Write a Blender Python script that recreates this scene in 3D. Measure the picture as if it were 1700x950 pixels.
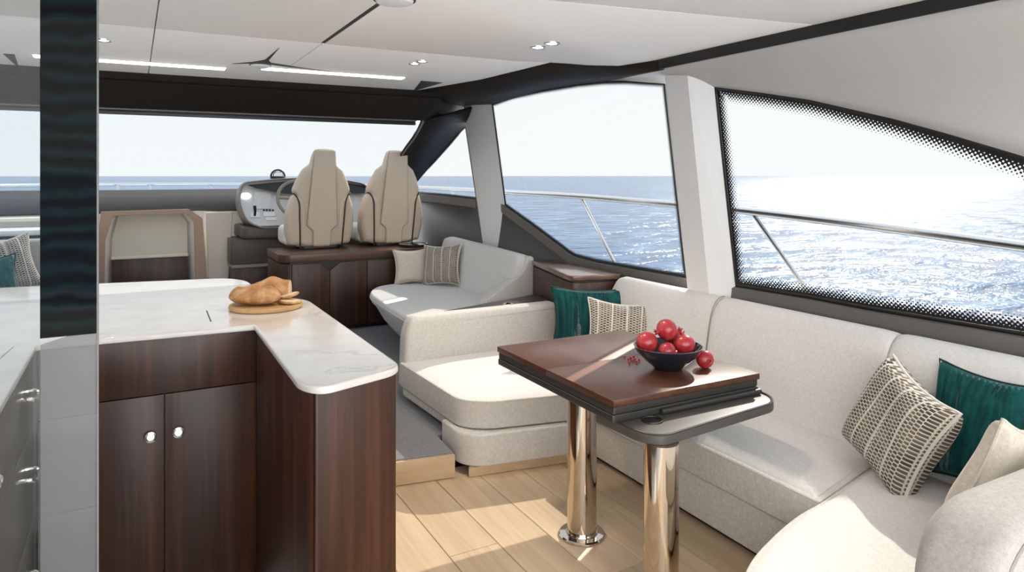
import bpy, bmesh, math, random
from mathutils import Vector, Matrix
random.seed(7)
scn = bpy.context.scene
for o in list(bpy.data.objects): bpy.data.objects.remove(o)
COL = scn.collection

# ------------------------------------------------------------------ camera
F = 1154.0; PSI = math.atan2(628, F); H = 1.6; CX = 850.0; HY = 292.0
S, C = math.sin(PSI), math.cos(PSI)
cam = bpy.data.cameras.new('camera'); camo = bpy.data.objects.new('camera', cam); COL.objects.link(camo)
cam.sensor_width = 36; cam.lens = F/1700*36; cam.shift_y = -(475-HY)/1700; cam.clip_end = 20000; cam.clip_start = .02
camo.location = (0, 0, H); camo.rotation_euler = (math.pi/2, 0, -PSI)
scn.camera = camo

# ------------------------------------------------------------------ world, sun, exposure
scn.view_settings.view_transform = 'Standard'; scn.view_settings.look = 'None'
scn.view_settings.gamma = 1; scn.view_settings.use_curve_mapping = False
scn.view_settings.exposure = 0.66
world = bpy.data.worlds.new('sky'); scn.world = world; world.use_nodes = True
wn = world.node_tree.nodes; wl = world.node_tree.links
bgn = wn['Background']
tc = wn.new('ShaderNodeTexCoord'); sp = wn.new('ShaderNodeSeparateXYZ'); rp = wn.new('ShaderNodeValToRGB')
wl.new(tc.outputs['Generated'], sp.inputs[0]); wl.new(sp.outputs['Z'], rp.inputs[0]); wl.new(rp.outputs[0], bgn.inputs[0])
rp.color_ramp.elements[0].position = 0.0; rp.color_ramp.elements[0].color = (.93, .925, .905, 1)
rp.color_ramp.elements[1].position = 0.75; rp.color_ramp.elements[1].color = (.74, .80, .88, 1)
e = rp.color_ramp.elements.new(.22); e.color = (.89, .905, .905, 1)
bgn.inputs[1].default_value = 3.2
SUN = Vector((1.0, .62, .80)).normalized()
sl = bpy.data.lights.new('sun', 'SUN'); sl.energy = 12.5; sl.angle = .012; sl.color = (1, .90, .78)
so = bpy.data.objects.new('sun', sl); COL.objects.link(so); so.rotation_euler = SUN.to_track_quat('Z', 'Y').to_euler(); so.location = (8, 5, 9)

# ------------------------------------------------------------------ picture rays onto real planes
def ray(u, v):
    a = (u-CX)/F; return Vector((S+C*a, C-S*a, (HY-v)/F))
CAMP = Vector((0, 0, H))
def PZ(u, v, z): r = ray(u, v); return CAMP+r*((z-H)/r.z)
def PX(u, v, x): r = ray(u, v); return CAMP+r*(x/r.x)
def PY(u, v, y): r = ray(u, v); return CAMP+r*(y/r.y)
def PD(u, v, d): return CAMP+ray(u, v)*d
XW, LEAN, ZS = 3.1, .17, .94           # starboard window wall: x = XW - LEAN*(z-ZS)
def PW(u, v, off=0): r = ray(u, v); return CAMP+r*((XW-off-LEAN*(H-ZS))/(r.x+LEAN*r.z))
def WALL(y, z, off=0): return Vector((XW-off-LEAN*(z-ZS), y, z))

# ------------------------------------------------------------------ mesh helpers
WL = {}
def wloc(o): return WL.get(o.name, Vector((0, 0, 0)))
def finish(o, bm_or_me, mat, parent=None, smooth=35, kind=None):
    pass
def build(name, vs, fs, mat, parent=None, smooth=40, uv=None, thick=0, off=-1, kind=None, sub=0):
    vs = [Vector(v) for v in vs]
    lo = Vector([min(v[i] for v in vs) for i in range(3)]); hi = Vector([max(v[i] for v in vs) for i in range(3)])
    c = (lo+hi)/2; c.z = lo.z
    me = bpy.data.meshes.new(name); me.from_pydata([v-c for v in vs], [], fs)
    if uv:
        l = me.uv_layers.new(name='UVMap')
        for lp in me.loops: l.data[lp.index].uv = uv[lp.vertex_index]
    bm = bmesh.new(); bm.from_mesh(me)
    if not uv: bmesh.ops.remove_doubles(bm, verts=bm.verts, dist=2e-5)
    bmesh.ops.recalc_face_normals(bm, faces=bm.faces); bm.to_mesh(me); bm.free()
    if smooth:
        me.shade_smooth(); me.set_sharp_from_angle(angle=math.radians(smooth))
    me.materials.append(mat)
    o = bpy.data.objects.new(name, me); COL.objects.link(o)
    pl = wloc(parent) if parent else Vector((0, 0, 0))
    o.parent = parent; o.location = c-pl; WL[o.name] = c.copy()
    if thick: m = o.modifiers.new('thickness', 'SOLIDIFY'); m.thickness = thick; m.offset = off
    if sub: m = o.modifiers.new('smooth', 'SUBSURF'); m.levels = sub; m.render_levels = sub
    if kind: o['kind'] = kind
    return o
def thing(name, label, cat, loc, group=None):
    o = bpy.data.objects.new(name, None); COL.objects.link(o); o.empty_display_size = .1
    o.location = loc; WL[o.name] = Vector(loc); o['label'] = label; o['category'] = cat
    if group: o['group'] = group
    return o
def tag(o, label, cat, group=None):
    o['label'] = label; o['category'] = cat
    if group: o['group'] = group
    return o
def struct(o, label=None):
    o['kind'] = 'structure'
    if label: o['label'] = label
    return o
def strct(name, loc, label=None):
    o = bpy.data.objects.new(name, None); COL.objects.link(o); o.location = loc; WL[o.name] = Vector(loc); return struct(o, label)
def V3(x, y, z): return Vector((x, y, z))
def bmv(bm):
    bm.verts.index_update(); return [v.co.copy() for v in bm.verts], [[v.index for v in f.verts] for f in bm.faces]
def box(name, lo, hi, mat, parent=None, bev=.004, seg=2, rot=None, **k):
    bm = bmesh.new(); bmesh.ops.create_cube(bm, size=1)
    lo, hi = Vector(lo), Vector(hi)
    for v in bm.verts: v.co = Vector([(lo[i]+hi[i])/2+v.co[i]*(hi[i]-lo[i]) for i in range(3)])
    if bev: bmesh.ops.bevel(bm, geom=bm.edges[:], offset=bev, segments=seg, profile=.5, affect='EDGES')
    if rot:
        M = rot
        for v in bm.verts: v.co = M @ v.co
    vs, fs = bmv(bm); bm.free()
    return build(name, vs, fs, mat, parent, **k)
def rnd(poly, r, n=6):
    out = []; N = len(poly)
    for i, p in enumerate(poly):
        p = Vector(p[:2]); a = Vector(poly[i-1][:2]); b = Vector(poly[(i+1) % N][:2])
        ri = r[i] if isinstance(r, (list, tuple)) else r
        d1, d2 = (a-p), (b-p)
        ri = min(ri, d1.length*.49, d2.length*.49)
        if ri <= 1e-4: out.append(p); continue
        A, B = p+d1.normalized()*ri, p+d2.normalized()*ri
        for k in range(n+1):
            t = k/n; out.append(A*(1-t)**2+p*2*t*(1-t)+B*t*t)
    return out
def unfold(P, Q):
    """collapse stretches of an inset outline that have turned inside out"""
    N_ = len(P)
    for _ in range(12):
        bad = [(P[(i+1) % N_]-P[i]).dot(Q[(i+1) % N_]-Q[i]) < -1e-12 for i in range(N_)]
        if not any(bad) or all(bad): break
        i = next(k for k in range(N_) if not bad[k]); k = 0
        while k < N_:
            j = (i+k) % N_
            if bad[j]:
                run = [j]
                while bad[(run[-1]+1) % N_]: run.append((run[-1]+1) % N_)
                idx = run+[(run[-1]+1) % N_]
                a0, a1 = Q[(idx[0]-1) % N_], Q[idx[0]]; b0, b1 = Q[idx[-1]], Q[(idx[-1]+1) % N_]
                d1, d2 = a1-a0, b1-b0; den = d1.x*d2.y-d1.y*d2.x
                m_ = sum((Q[q] for q in idx), Vector((0, 0)))/len(idx)
                if abs(den) > 1e-9:
                    t_ = ((b0.x-a0.x)*d2.y-(b0.y-a0.y)*d2.x)/den; x_ = a0+d1*t_
                    if (x_-m_).length < .1: m_ = x_
                for q in idx: Q[q] = m_.copy()
                k += len(run)
            else: k += 1
    return Q
def prism(name, poly, z0, z1, mat, parent=None, bev=0, seg=3, bot=None, axis='Z', fn=None, **k):
    """polygon extruded between z0 and z1 with rounded rims. axis: extrusion axis; fn moves vertices."""
    bot = bev if bot is None else bot
    N = len(poly); P = [Vector(p[:2]) for p in poly]
    area = sum(P[i].x*P[(i+1) % N].y-P[(i+1) % N].x*P[i].y for i in range(N))
    if area < 0: P.reverse()
    nrm = []
    for i in range(N):
        e1 = (P[i]-P[i-1]); e2 = (P[(i+1) % N]-P[i])
        n1 = Vector((-e1.y, e1.x)).normalized() if e1.length > 1e-7 else Vector((0, 0)); n2 = Vector((-e2.y, e2.x)).normalized() if e2.length > 1e-7 else n1
        m = n1+n2
        m = m.normalized()/max(.35, m.normalized().dot(n1)) if m.length > 1e-6 else n1
        nrm.append(m)
    rings = []
    def ring(ins, z):
        Q = [Vector((P[i].x+nrm[i].x*ins, P[i].y+nrm[i].y*ins)) for i in range(N)]
        if ins > 1e-5: Q = unfold(P, Q)
        rings.append([(q.x, q.y, z) for q in Q])
    if bot:
        if bot > .006: ring(bot+.004, z0)
        for j in range(seg+1):
            a = math.pi/2*j/seg; ring(bot*(1-math.sin(a)), z0+bot*(1-math.cos(a)))
    else: ring(0, z0)
    if bev:
        for j in range(seg+1):
            a = math.pi/2*j/seg; ring(bev*(1-math.cos(a)), z1-bev*(1-math.sin(a)))
        if bev > .006: ring(bev+.004, z1)
    else: ring(0, z1)
    vs = [p for r_ in rings for p in r_]; fs = []
    for j in range(len(rings)-1):
        for i in range(N): fs.append([j*N+i, j*N+(i+1) % N, (j+1)*N+(i+1) % N, (j+1)*N+i])
    fs.append(list(range(N))[::-1]); fs.append([(len(rings)-1)*N+i for i in range(N)])
    if axis == 'Y': vs = [(x, z, y) for x, y, z in vs]      # poly = (x, z), extruded in y
    if axis == 'X': vs = [(z, x, y) for x, y, z in vs]      # poly = (y, z), extruded in x
    if fn: vs = [fn(Vector(v)) for v in vs]
    return build(name, vs, fs, mat, parent, **k)
def loft(name, rings, mat, parent=None, closed=True, caps=True, uv=None, **k):
    N = len(rings[0]); vs = [p for r_ in rings for p in r_]; fs = []
    for j in range(len(rings)-1):
        for i in range(N if closed else N-1):
            fs.append([j*N+i, j*N+(i+1) % N, (j+1)*N+(i+1) % N, (j+1)*N+i])
    if caps and closed: fs += [list(range(N))[::-1], [(len(rings)-1)*N+i for i in range(N)]]
    return build(name, vs, fs, mat, parent, uv=uv, **k)
def strip(name, A, B, mat, parent=None, uvw=None, **k):
    uv = None
    if uvw:
        d = [0]
        for i in range(1, len(A)): d.append(d[-1]+(Vector(A[i])-Vector(A[i-1])).length)
        uv = [(x, 0) for x in d]+[(x, 1) for x in d]
    return loft(name, [A, B], mat, parent, closed=False, caps=False, uv=uv, **k)
def lathe(name, prof, c, mat, parent=None, n=28, M=None, **k):
    vs = []; fs = []; c = Vector(c)
    for r, z in prof:
        for i in range(n):
            a = 2*math.pi*i/n; p = Vector((r*math.cos(a), r*math.sin(a), z)); vs.append(c+(M @ p if M else p))
    for j in range(len(prof)-1):
        for i in range(n): fs.append([j*n+i, j*n+(i+1) % n, (j+1)*n+(i+1) % n, (j+1)*n+i])
    if prof[0][0] > 1e-5: fs.append(list(range(n))[::-1])
    if prof[-1][0] > 1e-5: fs.append([(len(prof)-1)*n+i for i in range(n)])
    return build(name, vs, fs, mat, parent, **k)
def tube(name, pts, r, mat, parent=None, n=10, closed=False, **k):
    pts = [Vector(p) for p in pts]; N = len(pts); rings = []
    up = None
    for i, p in enumerate(pts):
        a = pts[i-1] if (i > 0 or closed) else p; b = pts[(i+1) % N] if (i < N-1 or closed) else p
        t = (b-a).normalized()
        if up is None:
            up = Vector((0, 0, 1)) if abs(t.z) < .9 else Vector((1, 0, 0))
        up = (up-t*up.dot(t)).normalized(); s = t.cross(up)
        rr = r[i] if isinstance(r, (list, tuple)) else r
        rings.append([p+(up*math.cos(2*math.pi*q/n)+s*math.sin(2*math.pi*q/n))*rr for q in range(n)])
    if closed: rings.append(rings[0])
    return loft(name, rings, mat, parent, caps=not closed, **k)
def dense(pts, step=.04, closed=False):
    pts = [Vector(p) for p in pts]; out = []
    rng = range(len(pts)) if closed else range(len(pts)-1)
    for i in rng:
        a, b = pts[i], pts[(i+1) % len(pts)]; n = max(1, int((b-a).length/step))
        out += [a.lerp(b, j/n) for j in range(n)]
    if not closed: out.append(pts[-1])
    return out
def smoothc(pts, n=6):
    pts = [Vector(p) for p in pts]; out = []; N = len(pts)
    for i in range(N-1):
        p0, p1, p2, p3 = pts[max(0, i-1)], pts[i], pts[i+1], pts[min(N-1, i+2)]
        for j in range(n):
            t = j/n
            out.append(.5*((2*p1)+(p2-p0)*t+(2*p0-5*p1+4*p2-p3)*t*t+(3*p1-p0-3*p2+p3)*t**3))
    out.append(pts[-1]); return out

# ------------------------------------------------------------------ materials
def new(name, col, rough=.5, metal=0, spec=.5, coat=0, sheen=0):
    m = bpy.data.materials.new(name); m.use_nodes = True; b = m.node_tree.nodes['Principled BSDF']
    b.inputs['Base Color'].default_value = (*col, 1); b.inputs['Roughness'].default_value = rough
    b.inputs['Metallic'].default_value = metal; b.inputs['Specular IOR Level'].default_value = spec
    b.inputs['Coat Weight'].default_value = coat; b.inputs['Coat Roughness'].default_value = .15
    if sheen: b.inputs['Sheen Weight'].default_value = sheen; b.inputs['Sheen Roughness'].default_value = .4
    return m
def N(m): return m.node_tree.nodes, m.node_tree.links, m.node_tree.nodes['Principled BSDF']
def coords(m, scale=(1, 1, 1), kind='Object'):
    n, l, b = N(m); t = n.new('ShaderNodeTexCoord'); mp = n.new('ShaderNodeMapping'); mp.inputs['Scale'].default_value = scale
    l.new(t.outputs[kind], mp.inputs[0]); return mp.outputs[0]
def noise(m, vec, scale, detail=3, rough=.5, dist=0):
    n, l, b = N(m); t = n.new('ShaderNodeTexNoise'); t.inputs['Scale'].default_value = scale; t.inputs['Detail'].default_value = detail
    t.inputs['Roughness'].default_value = rough; t.inputs['Distortion'].default_value = dist; l.new(vec, t.inputs['Vector']); return t.outputs['Fac']
def ramp(m, fac, stops):
    n, l, b = N(m); r = n.new('ShaderNodeValToRGB'); l.new(fac, r.inputs[0])
    els = r.color_ramp.elements
    while len(els) < len(stops): els.new(.5)
    for e_, (p, c) in zip(els, stops): e_.position = p; e_.color = (*c, 1) if len(c) == 3 else c
    return r.outputs[0]
def bump(m, h, strength=.2, dist=.002):
    n, l, b = N(m); u = n.new('ShaderNodeBump'); u.inputs['Strength'].default_value = strength; u.inputs['Distance'].default_value = dist
    l.new(h, u.inputs['Height']); l.new(u.outputs[0], b.inputs['Normal'])
def math_(m, op, a, bb=None):
    n, l, b = N(m); q = n.new('ShaderNodeMath'); q.operation = op
    for i, x in enumerate((a, bb)):
        if x is None: continue
        if isinstance(x, (int, float)): q.inputs[i].default_value = x
        else: l.new(x, q.inputs[i])
    return q.outputs[0]
def mix(m, f, a, bb, mode='MIX'):
    n, l, b = N(m); q = n.new('ShaderNodeMix'); q.data_type = 'RGBA'; q.blend_type = mode
    for s, x in ((q.inputs['Factor'], f), (q.inputs[6], a), (q.inputs[7], bb)):
        if isinstance(x, (int, float)): s.default_value = x
        elif isinstance(x, tuple): s.default_value = (*x, 1)
        else: l.new(x, s)
    return q.outputs[2]
def wood(name, axis, dark, mid, light, rough=.35, sc=1.0, coat=.0):
    m = new(name, mid, rough, coat=coat); n, l, b = N(m)
    s = {'X': (.35, 9, 9), 'Y': (9, .35, 9), 'Z': (9, 9, .35)}[axis]
    v = coords(m, tuple(q*sc for q in s))
    a = noise(m, v, 2.2, 4, .6, .6); f = noise(m, v, 14, 3, .6)
    c1 = ramp(m, a, [(.3, dark), (.5, mid), (.72, light)])
    c2 = mix(m, math_(m, 'MULTIPLY', f, .5), c1, dark)
    l.new(c2, b.inputs['Base Color']); bump(m, f, .06, .001); return m
def fabric(name, col, col2, scale=420, bst=.5, sheen=.1):
    m = new(name, col, .9, spec=.15, sheen=sheen); n, l, b = N(m)
    v = coords(m)
    w1 = noise(m, coords(m, (1, .12, .12)), scale, 2); w2 = noise(m, coords(m, (.12, 1, .25)), scale, 2); w3 = noise(m, coords(m, (.25, .12, 1)), scale, 2)
    h = math_(m, 'MAXIMUM', math_(m, 'MAXIMUM', w1, w2), w3)
    big = noise(m, v, 60, 3)
    t = math_(m, 'ADD', math_(m, 'MULTIPLY', h, .8), math_(m, 'MULTIPLY', big, .25))
    l.new(ramp(m, t, [(.42, col2), (.72, col)]), b.inputs['Base Color']); bump(m, h, bst, .0025); return m
M = {}
M['walnut'] = wood('walnut', 'Z', (.015, .0048, .0021), (.052, .0165, .0066), (.105, .036, .0145), .38)
M['walnut_h'] = wood('walnut_horizontal', 'X', (.055, .021, .011), (.105, .044, .024), (.16, .07, .038), .30)
M['walnut_y'] = wood('walnut_lengthwise', 'Y', (.075, .030, .017), (.14, .062, .036), (.20, .095, .055), .34, coat=1.0)
M['walnut_table'] = wood('walnut_table', 'Y', (.062, .023, .012), (.098, .038, .021), (.135, .056, .032), .33)
M['oak'] = wood('oak_plank', 'Y', (.50, .35, .21), (.62, .455, .29), (.70, .54, .37), .42, 1.2)
n_, l_, b_ = N(M['oak']); oi = n_.new('ShaderNodeObjectInfo'); hv = n_.new('ShaderNodeHueSaturation')
lk = b_.inputs['Base Color'].links[0]; src = lk.from_socket; l_.remove(lk); l_.new(src, hv.inputs['Color']); l_.new(hv.outputs[0], b_.inputs['Base Color'])
l_.new(math_(M['oak'], 'ADD', math_(M['oak'], 'MULTIPLY', oi.outputs['Random'], .22), .89), hv.inputs['Value'])
M['riser'] = wood('oak_riser', 'X', (.46, .31, .17), (.56, .39, .23), (.62, .45, .28), .4)
M['linen'] = fabric('linen', (.72, .685, .635), (.50, .465, .415), 600)
M['linen_pale'] = fabric('linen_pale', (.76, .735, .70), (.60, .575, .54), 600, .3)
M['linen_grey_shade'] = fabric('linen_grey_shade', (.46, .43, .395), (.31, .285, .255), 800, .4)  # darker linen copy: shade painted into the aft backrest's colour
M['cushion_cream'] = fabric('cushion_cream', (.70, .63, .53), (.52, .45, .37), 500, .35)
M['marble'] = m = new('marble', (.8, .78, .76), .12, coat=.3); n, l, b = N(m)
v = coords(m, (1, 1, 1)); nz = noise(m, v, 2.0, 6, .6, 1.1); d = math_(m, 'ABSOLUTE', math_(m, 'SUBTRACT', nz, .5))
vein = ramp(m, d, [(0, (1, 1, 1)), (.012, (.35, .35, .35)), (.03, (0, 0, 0))])
msk = noise(m, v, 1.7, 2); vm = math_(m, 'MULTIPLY', vein, ramp(m, msk, [(.48, (0, 0, 0)), (.66, (1, 1, 1))]))
base = ramp(m, noise(m, v, 5, 4), [(.3, (.63, .59, .55)), (.7, (.73, .695, .655))])
l.new(mix(m, math_(m, 'MULTIPLY', vm, .55), base, (.30, .26, .23)), b.inputs['Base Color'])
def plain(name, col, rough=.5, metal=0, nsc=0, nst=.1, **k):
    m = new(name, col, rough, metal, **k)
    v = coords(m); f = noise(m, v, nsc or 40, 3)
    n, l, b = N(m); l.new(ramp(m, f, [(.3, tuple(c*.93 for c in col)), (.7, tuple(min(1, c*1.05) for c in col))]), b.inputs['Base Color'])
    if nst: bump(m, f, nst, .001)
    return m
M['ceiling'] = plain('ceiling_panel', (.88, .875, .86), .6, nsc=300, nst=.03)
M['header'] = plain('header_vinyl', (.019, .0145, .011), .65, nsc=500, nst=.1, spec=.15)
M['black'] = plain('black_trim', (.010, .009, .008), .4, nsc=300, nst=.03)
M['wallgrey'] = plain('wall_panel_grey', (.50, .485, .47), .65, nsc=400, nst=.05)
M['pillar'] = plain('pillar_white', (.84, .825, .80), .5, nsc=300, nst=.03)
M['sill'] = plain('sill_leather', (.15, .135, .125), .45, nsc=350, nst=.1)
M['sidegrey'] = plain('side_panel_leather', (.075, .068, .062), .5, nsc=350, nst=.12)
M['dash'] = plain('dash_grey', (.085, .08, .075), .8, nsc=350, nst=.12, spec=.1)
M['leather'] = plain('cream_leather', (.62, .50, .375), .45, nsc=450, nst=.12)
M['leather_light'] = plain('pale_leather', (.78, .71, .61), .45, nsc=450, nst=.12)
M['pipe'] = plain('brown_piping', (.035, .018, .012), .5)
M['taupe'] = plain('console_taupe', (.24, .20, .165), .42, nsc=450, nst=.1)
M['taupe_dark'] = plain('console_dark_taupe', (.085, .066, .052), .45, nsc=450, nst=.1)
M['tan'] = plain('tan_leather', (.40, .26, .18), .5, nsc=450, nst=.1)
M['cream'] = plain('cream_panel', (.66, .58, .48), .5, nsc=400, nst=.05)
M['rib'] = m = new('ribbed_cream', (.62, .56, .44), .7); n, l, b = N(m)
wv = n.new('ShaderNodeTexWave'); wv.inputs['Scale'].default_value = 22; l.new(coords(m), wv.inputs[0]); l.new(ramp(m, wv.outputs[1], [(0, (.66, .60, .48)), (1, (.72, .66, .54))]), b.inputs['Base Color']); bump(m, wv.outputs[1], .25, .003)
M['screen'] = plain('brushed_panel', (.62, .61, .60), .35, nst=0)
M['white'] = plain('white_plastic', (.8, .8, .8), .35, nst=0)
M['chrome'] = new('polished_steel', (.80, .78, .75), .06, 1)
M['column'] = new('steel_wood_reflection', (.60, .53, .45), .07, 1)  # warm wood reflections put into the steel's colour
M['steel'] = new('rail_steel', (.90, .89, .87), .28, 1)
M['tray'] = plain('anthracite', (.035, .032, .029), .38, nsc=400, nst=.05)
M['tray_sheen'] = plain('tray_sheen', (.075, .068, .06), .45, nsc=400, nst=.05)  # lighter than the other tray parts: reflected sheen put into the colour
M['seam'] = plain('seam_shadow', (.30, .265, .23), .9)
M['carpet'] = fabric('carpet_grey', (.27, .27, .28), (.15, .15, .155), 700, .8)
M['galleyhaze'] = plain('galley_haze_grey', (.20, .18, .16), .28, nsc=60, nst=0)  # grey copies the door glass's reflected haze over brown cabinets
M['bowl'] = new('glazed_bowl', (.008, .012, .022), .08, coat=.6)
M['ivory'] = plain('ivory_piping', (.70, .65, .57), .8, nsc=300, nst=.3)
M['tealpipe'] = plain('dark_piping', (.006, .016, .018), .7)
M['board'] = wood('board_wood', 'X', (.42, .24, .09), (.56, .34, .14), (.66, .43, .20), .5, 1.5)
M['bread'] = m = new('bread_crust', (.6, .35, .14), .7); n, l, b = N(m); v = coords(m)
f = noise(m, v, 16, 5, .65); l.new(ramp(m, f, [(.3, (.27, .11, .035)), (.5, (.48, .245, .095)), (.72, (.68, .46, .25))]), b.inputs['Base Color']); bump(m, f, .7, .006)
M['crumb'] = plain('bread_crumb', (.72, .55, .36), .85, nsc=120, nst=.6)
M['pom'] = m = new('pomegranate_skin', (.42, .03, .035), .28, coat=.3); n, l, b = N(m); v = coords(m)
f = noise(m, v, 22, 5, .6); g = noise(m, v, 9, 2)
l.new(mix(m, math_(m, 'MULTIPLY', ramp(m, g, [(.5, (0, 0, 0)), (.75, (1, 1, 1))]), .55), ramp(m, f, [(.3, (.26, .012, .02)), (.55, (.46, .028, .035)), (.75, (.58, .10, .07))]), (.62, .20, .10)), b.inputs['Base Color'])
M['seed'] = new('pomegranate_aril', (.45, .01, .03), .15, coat=.5)
# teal velvet
M['teal'] = m = new('teal_velvet', (.01, .12, .11), .8, spec=.15, sheen=.25); n, l, b = N(m); b.inputs['Sheen Tint'].default_value = (.25, .8, .75, 1)
v = coords(m, (1, .10, 1), 'UV'); st = noise(m, v, 5.5, 3, .6, .5); mo = noise(m, coords(m, (1, .7, 1), 'UV'), 11, 6, .7)
c1 = ramp(m, st, [(.34, (.003, .014, .026)), (.43, (.005, .050, .052)), (.51, (.008, .095, .085)), (.57, (.006, .022, .034)), (.63, (.17, .24, .23)), (.68, (.008, .055, .058))])
l.new(mix(m, ramp(m, mo, [(.42, (0, 0, 0)), (.62, (.75, .75, .75))]), c1, (.004, .035, .038)), b.inputs['Base Color']); bump(m, mo, .3, .004)
# woven black/ivory
M['woven'] = m = new('woven_ivory_charcoal', (.6, .55, .48), .9, spec=.1); n, l, b = N(m)
tcn = n.new('ShaderNodeTexCoord'); sx = n.new('ShaderNodeSeparateXYZ'); l.new(tcn.outputs['UV'], sx.inputs[0])
U, Vv = sx.outputs[0], sx.outputs[1]
wu = math_(m, 'SINE', math_(m, 'MULTIPLY', U, 2*math.pi*21)); brk = math_(m, 'MULTIPLY', math_(m, 'MODULO', math_(m, 'FLOOR', math_(m, 'SUBTRACT', math_(m, 'MULTIPLY', U, 21), -.25)), 2), math.pi); wv_ = math_(m, 'SINE', math_(m, 'ADD', math_(m, 'MULTIPLY', Vv, 2*math.pi*26), brk))
pu = math_(m, 'SINE', math_(m, 'ADD', math_(m, 'MULTIPLY', U, 2*math.pi*4.6), .6))
dash = math_(m, 'MULTIPLY', math_(m, 'GREATER_THAN', wv_, -.50), math_(m, 'GREATER_THAN', wu, -.93))
strp = math_(m, 'GREATER_THAN', pu, -.93)
dk = math_(m, 'MULTIPLY', dash, strp)
vary = noise(m, coords(m, (1, 1, 1), 'UV'), 6, 2)
dkc = ramp(m, vary, [(.35, (.21, .17, .135)), (.65, (.085, .068, .055))])
l.new(mix(m, dk, (.66, .60, .52), dkc), b.inputs['Base Color'])
bump(m, math_(m, 'ADD', math_(m, 'MULTIPLY', wu, .4), math_(m, 'MULTIPLY', wv_, .5)), .8, .004)
# glass: thin sheet, partly clear, reflective at grazing angles
def glass(name, tint, refl=.04, col=None, body=0):
    m = bpy.data.materials.new(name); m.use_nodes = True; n = m.node_tree.nodes; l = m.node_tree.links; n.clear()
    o = n.new('ShaderNodeOutputMaterial'); t = n.new('ShaderNodeBsdfTransparent'); t.inputs[0].default_value = (*tint, 1)
    g = n.new('ShaderNodeBsdfGlossy'); g.inputs['Roughness'].default_value = .01
    fr = n.new('ShaderNodeLayerWeight'); pw = n.new('ShaderNodeMath'); pw.operation = 'POWER'; pw.inputs[1].default_value = 4.0
    l.new(fr.outputs['Facing'], pw.inputs[0])
    mx = n.new('ShaderNodeMixShader'); mu = n.new('ShaderNodeMath'); mu.operation = 'MULTIPLY_ADD'; mu.inputs[1].default_value = refl; mu.inputs[2].default_value = .012
    l.new(pw.outputs[0], mu.inputs[0]); l.new(mu.outputs[0], mx.inputs[0]); l.new(t.outputs[0], mx.inputs[1]); l.new(g.outputs[0], mx.inputs[2])
    out = mx.outputs[0]
    if body:
        dn = n.new('ShaderNodeBsdfPrincipled'); dn.inputs['Base Color'].default_value = (*col, 1); dn.inputs['Roughness'].default_value = .25
        m2 = n.new('ShaderNodeMixShader'); m2.inputs[0].default_value = body; l.new(out, m2.inputs[1]); l.new(dn.outputs[0], m2.inputs[2]); out = m2.outputs[0]
    l.new(out, o.inputs[0]); return m
M['glass'] = glass('window_glass', (.203, .211, .216), .10)
M['screenglass'] = glass('windscreen_glass', (.195, .207, .216), .03)
M['doorglass'] = glass('door_glass', (.90, .92, .93), .5)
M['glasshaze'] = glass('hazed_door_glass', (.62, .62, .63), .6, (.22, .215, .21), .35)  # grey body paints the bright reflection lying on the pane
M['darkglass'] = m = new('painted_reflection_glass', (.008, .012, .016), .05, coat=.0); n, l, b = N(m)  # dark rippled colour painted for the reflection in the pane
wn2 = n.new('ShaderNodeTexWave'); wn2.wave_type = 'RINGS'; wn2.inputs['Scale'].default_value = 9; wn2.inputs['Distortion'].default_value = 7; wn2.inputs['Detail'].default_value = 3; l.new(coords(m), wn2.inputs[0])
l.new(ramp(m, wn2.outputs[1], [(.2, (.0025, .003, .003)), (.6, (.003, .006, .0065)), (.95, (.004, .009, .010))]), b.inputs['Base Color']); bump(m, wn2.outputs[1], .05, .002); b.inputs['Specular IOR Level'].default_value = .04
# halftone frit print
def frit(name, pitch=.021):
    m = bpy.data.materials.new(name); m.use_nodes = True; n, l, b = N(m)
    b.inputs['Base Color'].default_value = (.008, .008, .009, 1); b.inputs['Roughness'].default_value = .4
    t = n.new('ShaderNodeTexCoord'); s = n.new('ShaderNodeSeparateXYZ'); l.new(t.outputs['UV'], s.inputs[0])
    a = math_(m, 'SINE', math_(m, 'MULTIPLY', s.outputs[0], 2*math.pi/pitch)); c = math_(m, 'SINE', math_(m, 'MULTIPLY', s.outputs[1], 2*math.pi*3.6))
    h = math_(m, 'ADD', math_(m, 'MULTIPLY', math_(m, 'MULTIPLY', a, c), .5), .5)
    k = math_(m, 'GREATER_THAN', h, math_(m, 'ADD', math_(m, 'MULTIPLY', s.outputs[1], 1.12), -.10))
    tr = n.new('ShaderNodeBsdfTransparent'); mx = n.new('ShaderNodeMixShader'); o = n['Material Output']
    l.new(k, mx.inputs[0]); l.new(tr.outputs[0], mx.inputs[1]); l.new(b.outputs[0], mx.inputs[2]); l.new(mx.outputs[0], o.inputs[0]); return m
M['frit'] = frit('window_frit')
M['frit_fine'] = frit('window_frit_fine', .011)
def emit(name, col, st):
    m = bpy.data.materials.new(name); m.use_nodes = True; n, l, b = N(m)
    b.inputs['Base Color'].default_value = (*col, 1); b.inputs['Emission Color'].default_value = (*col, 1); b.inputs['Emission Strength'].default_value = st; return m
M['led'] = emit('led_strip', (1, .97, .92), 3.0)
M['lamp'] = emit('downlight_lamp', (1, .95, .86), 6.0)
M['lcd'] = emit('lit_display', (.95, .97, 1), 1.0)
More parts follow.
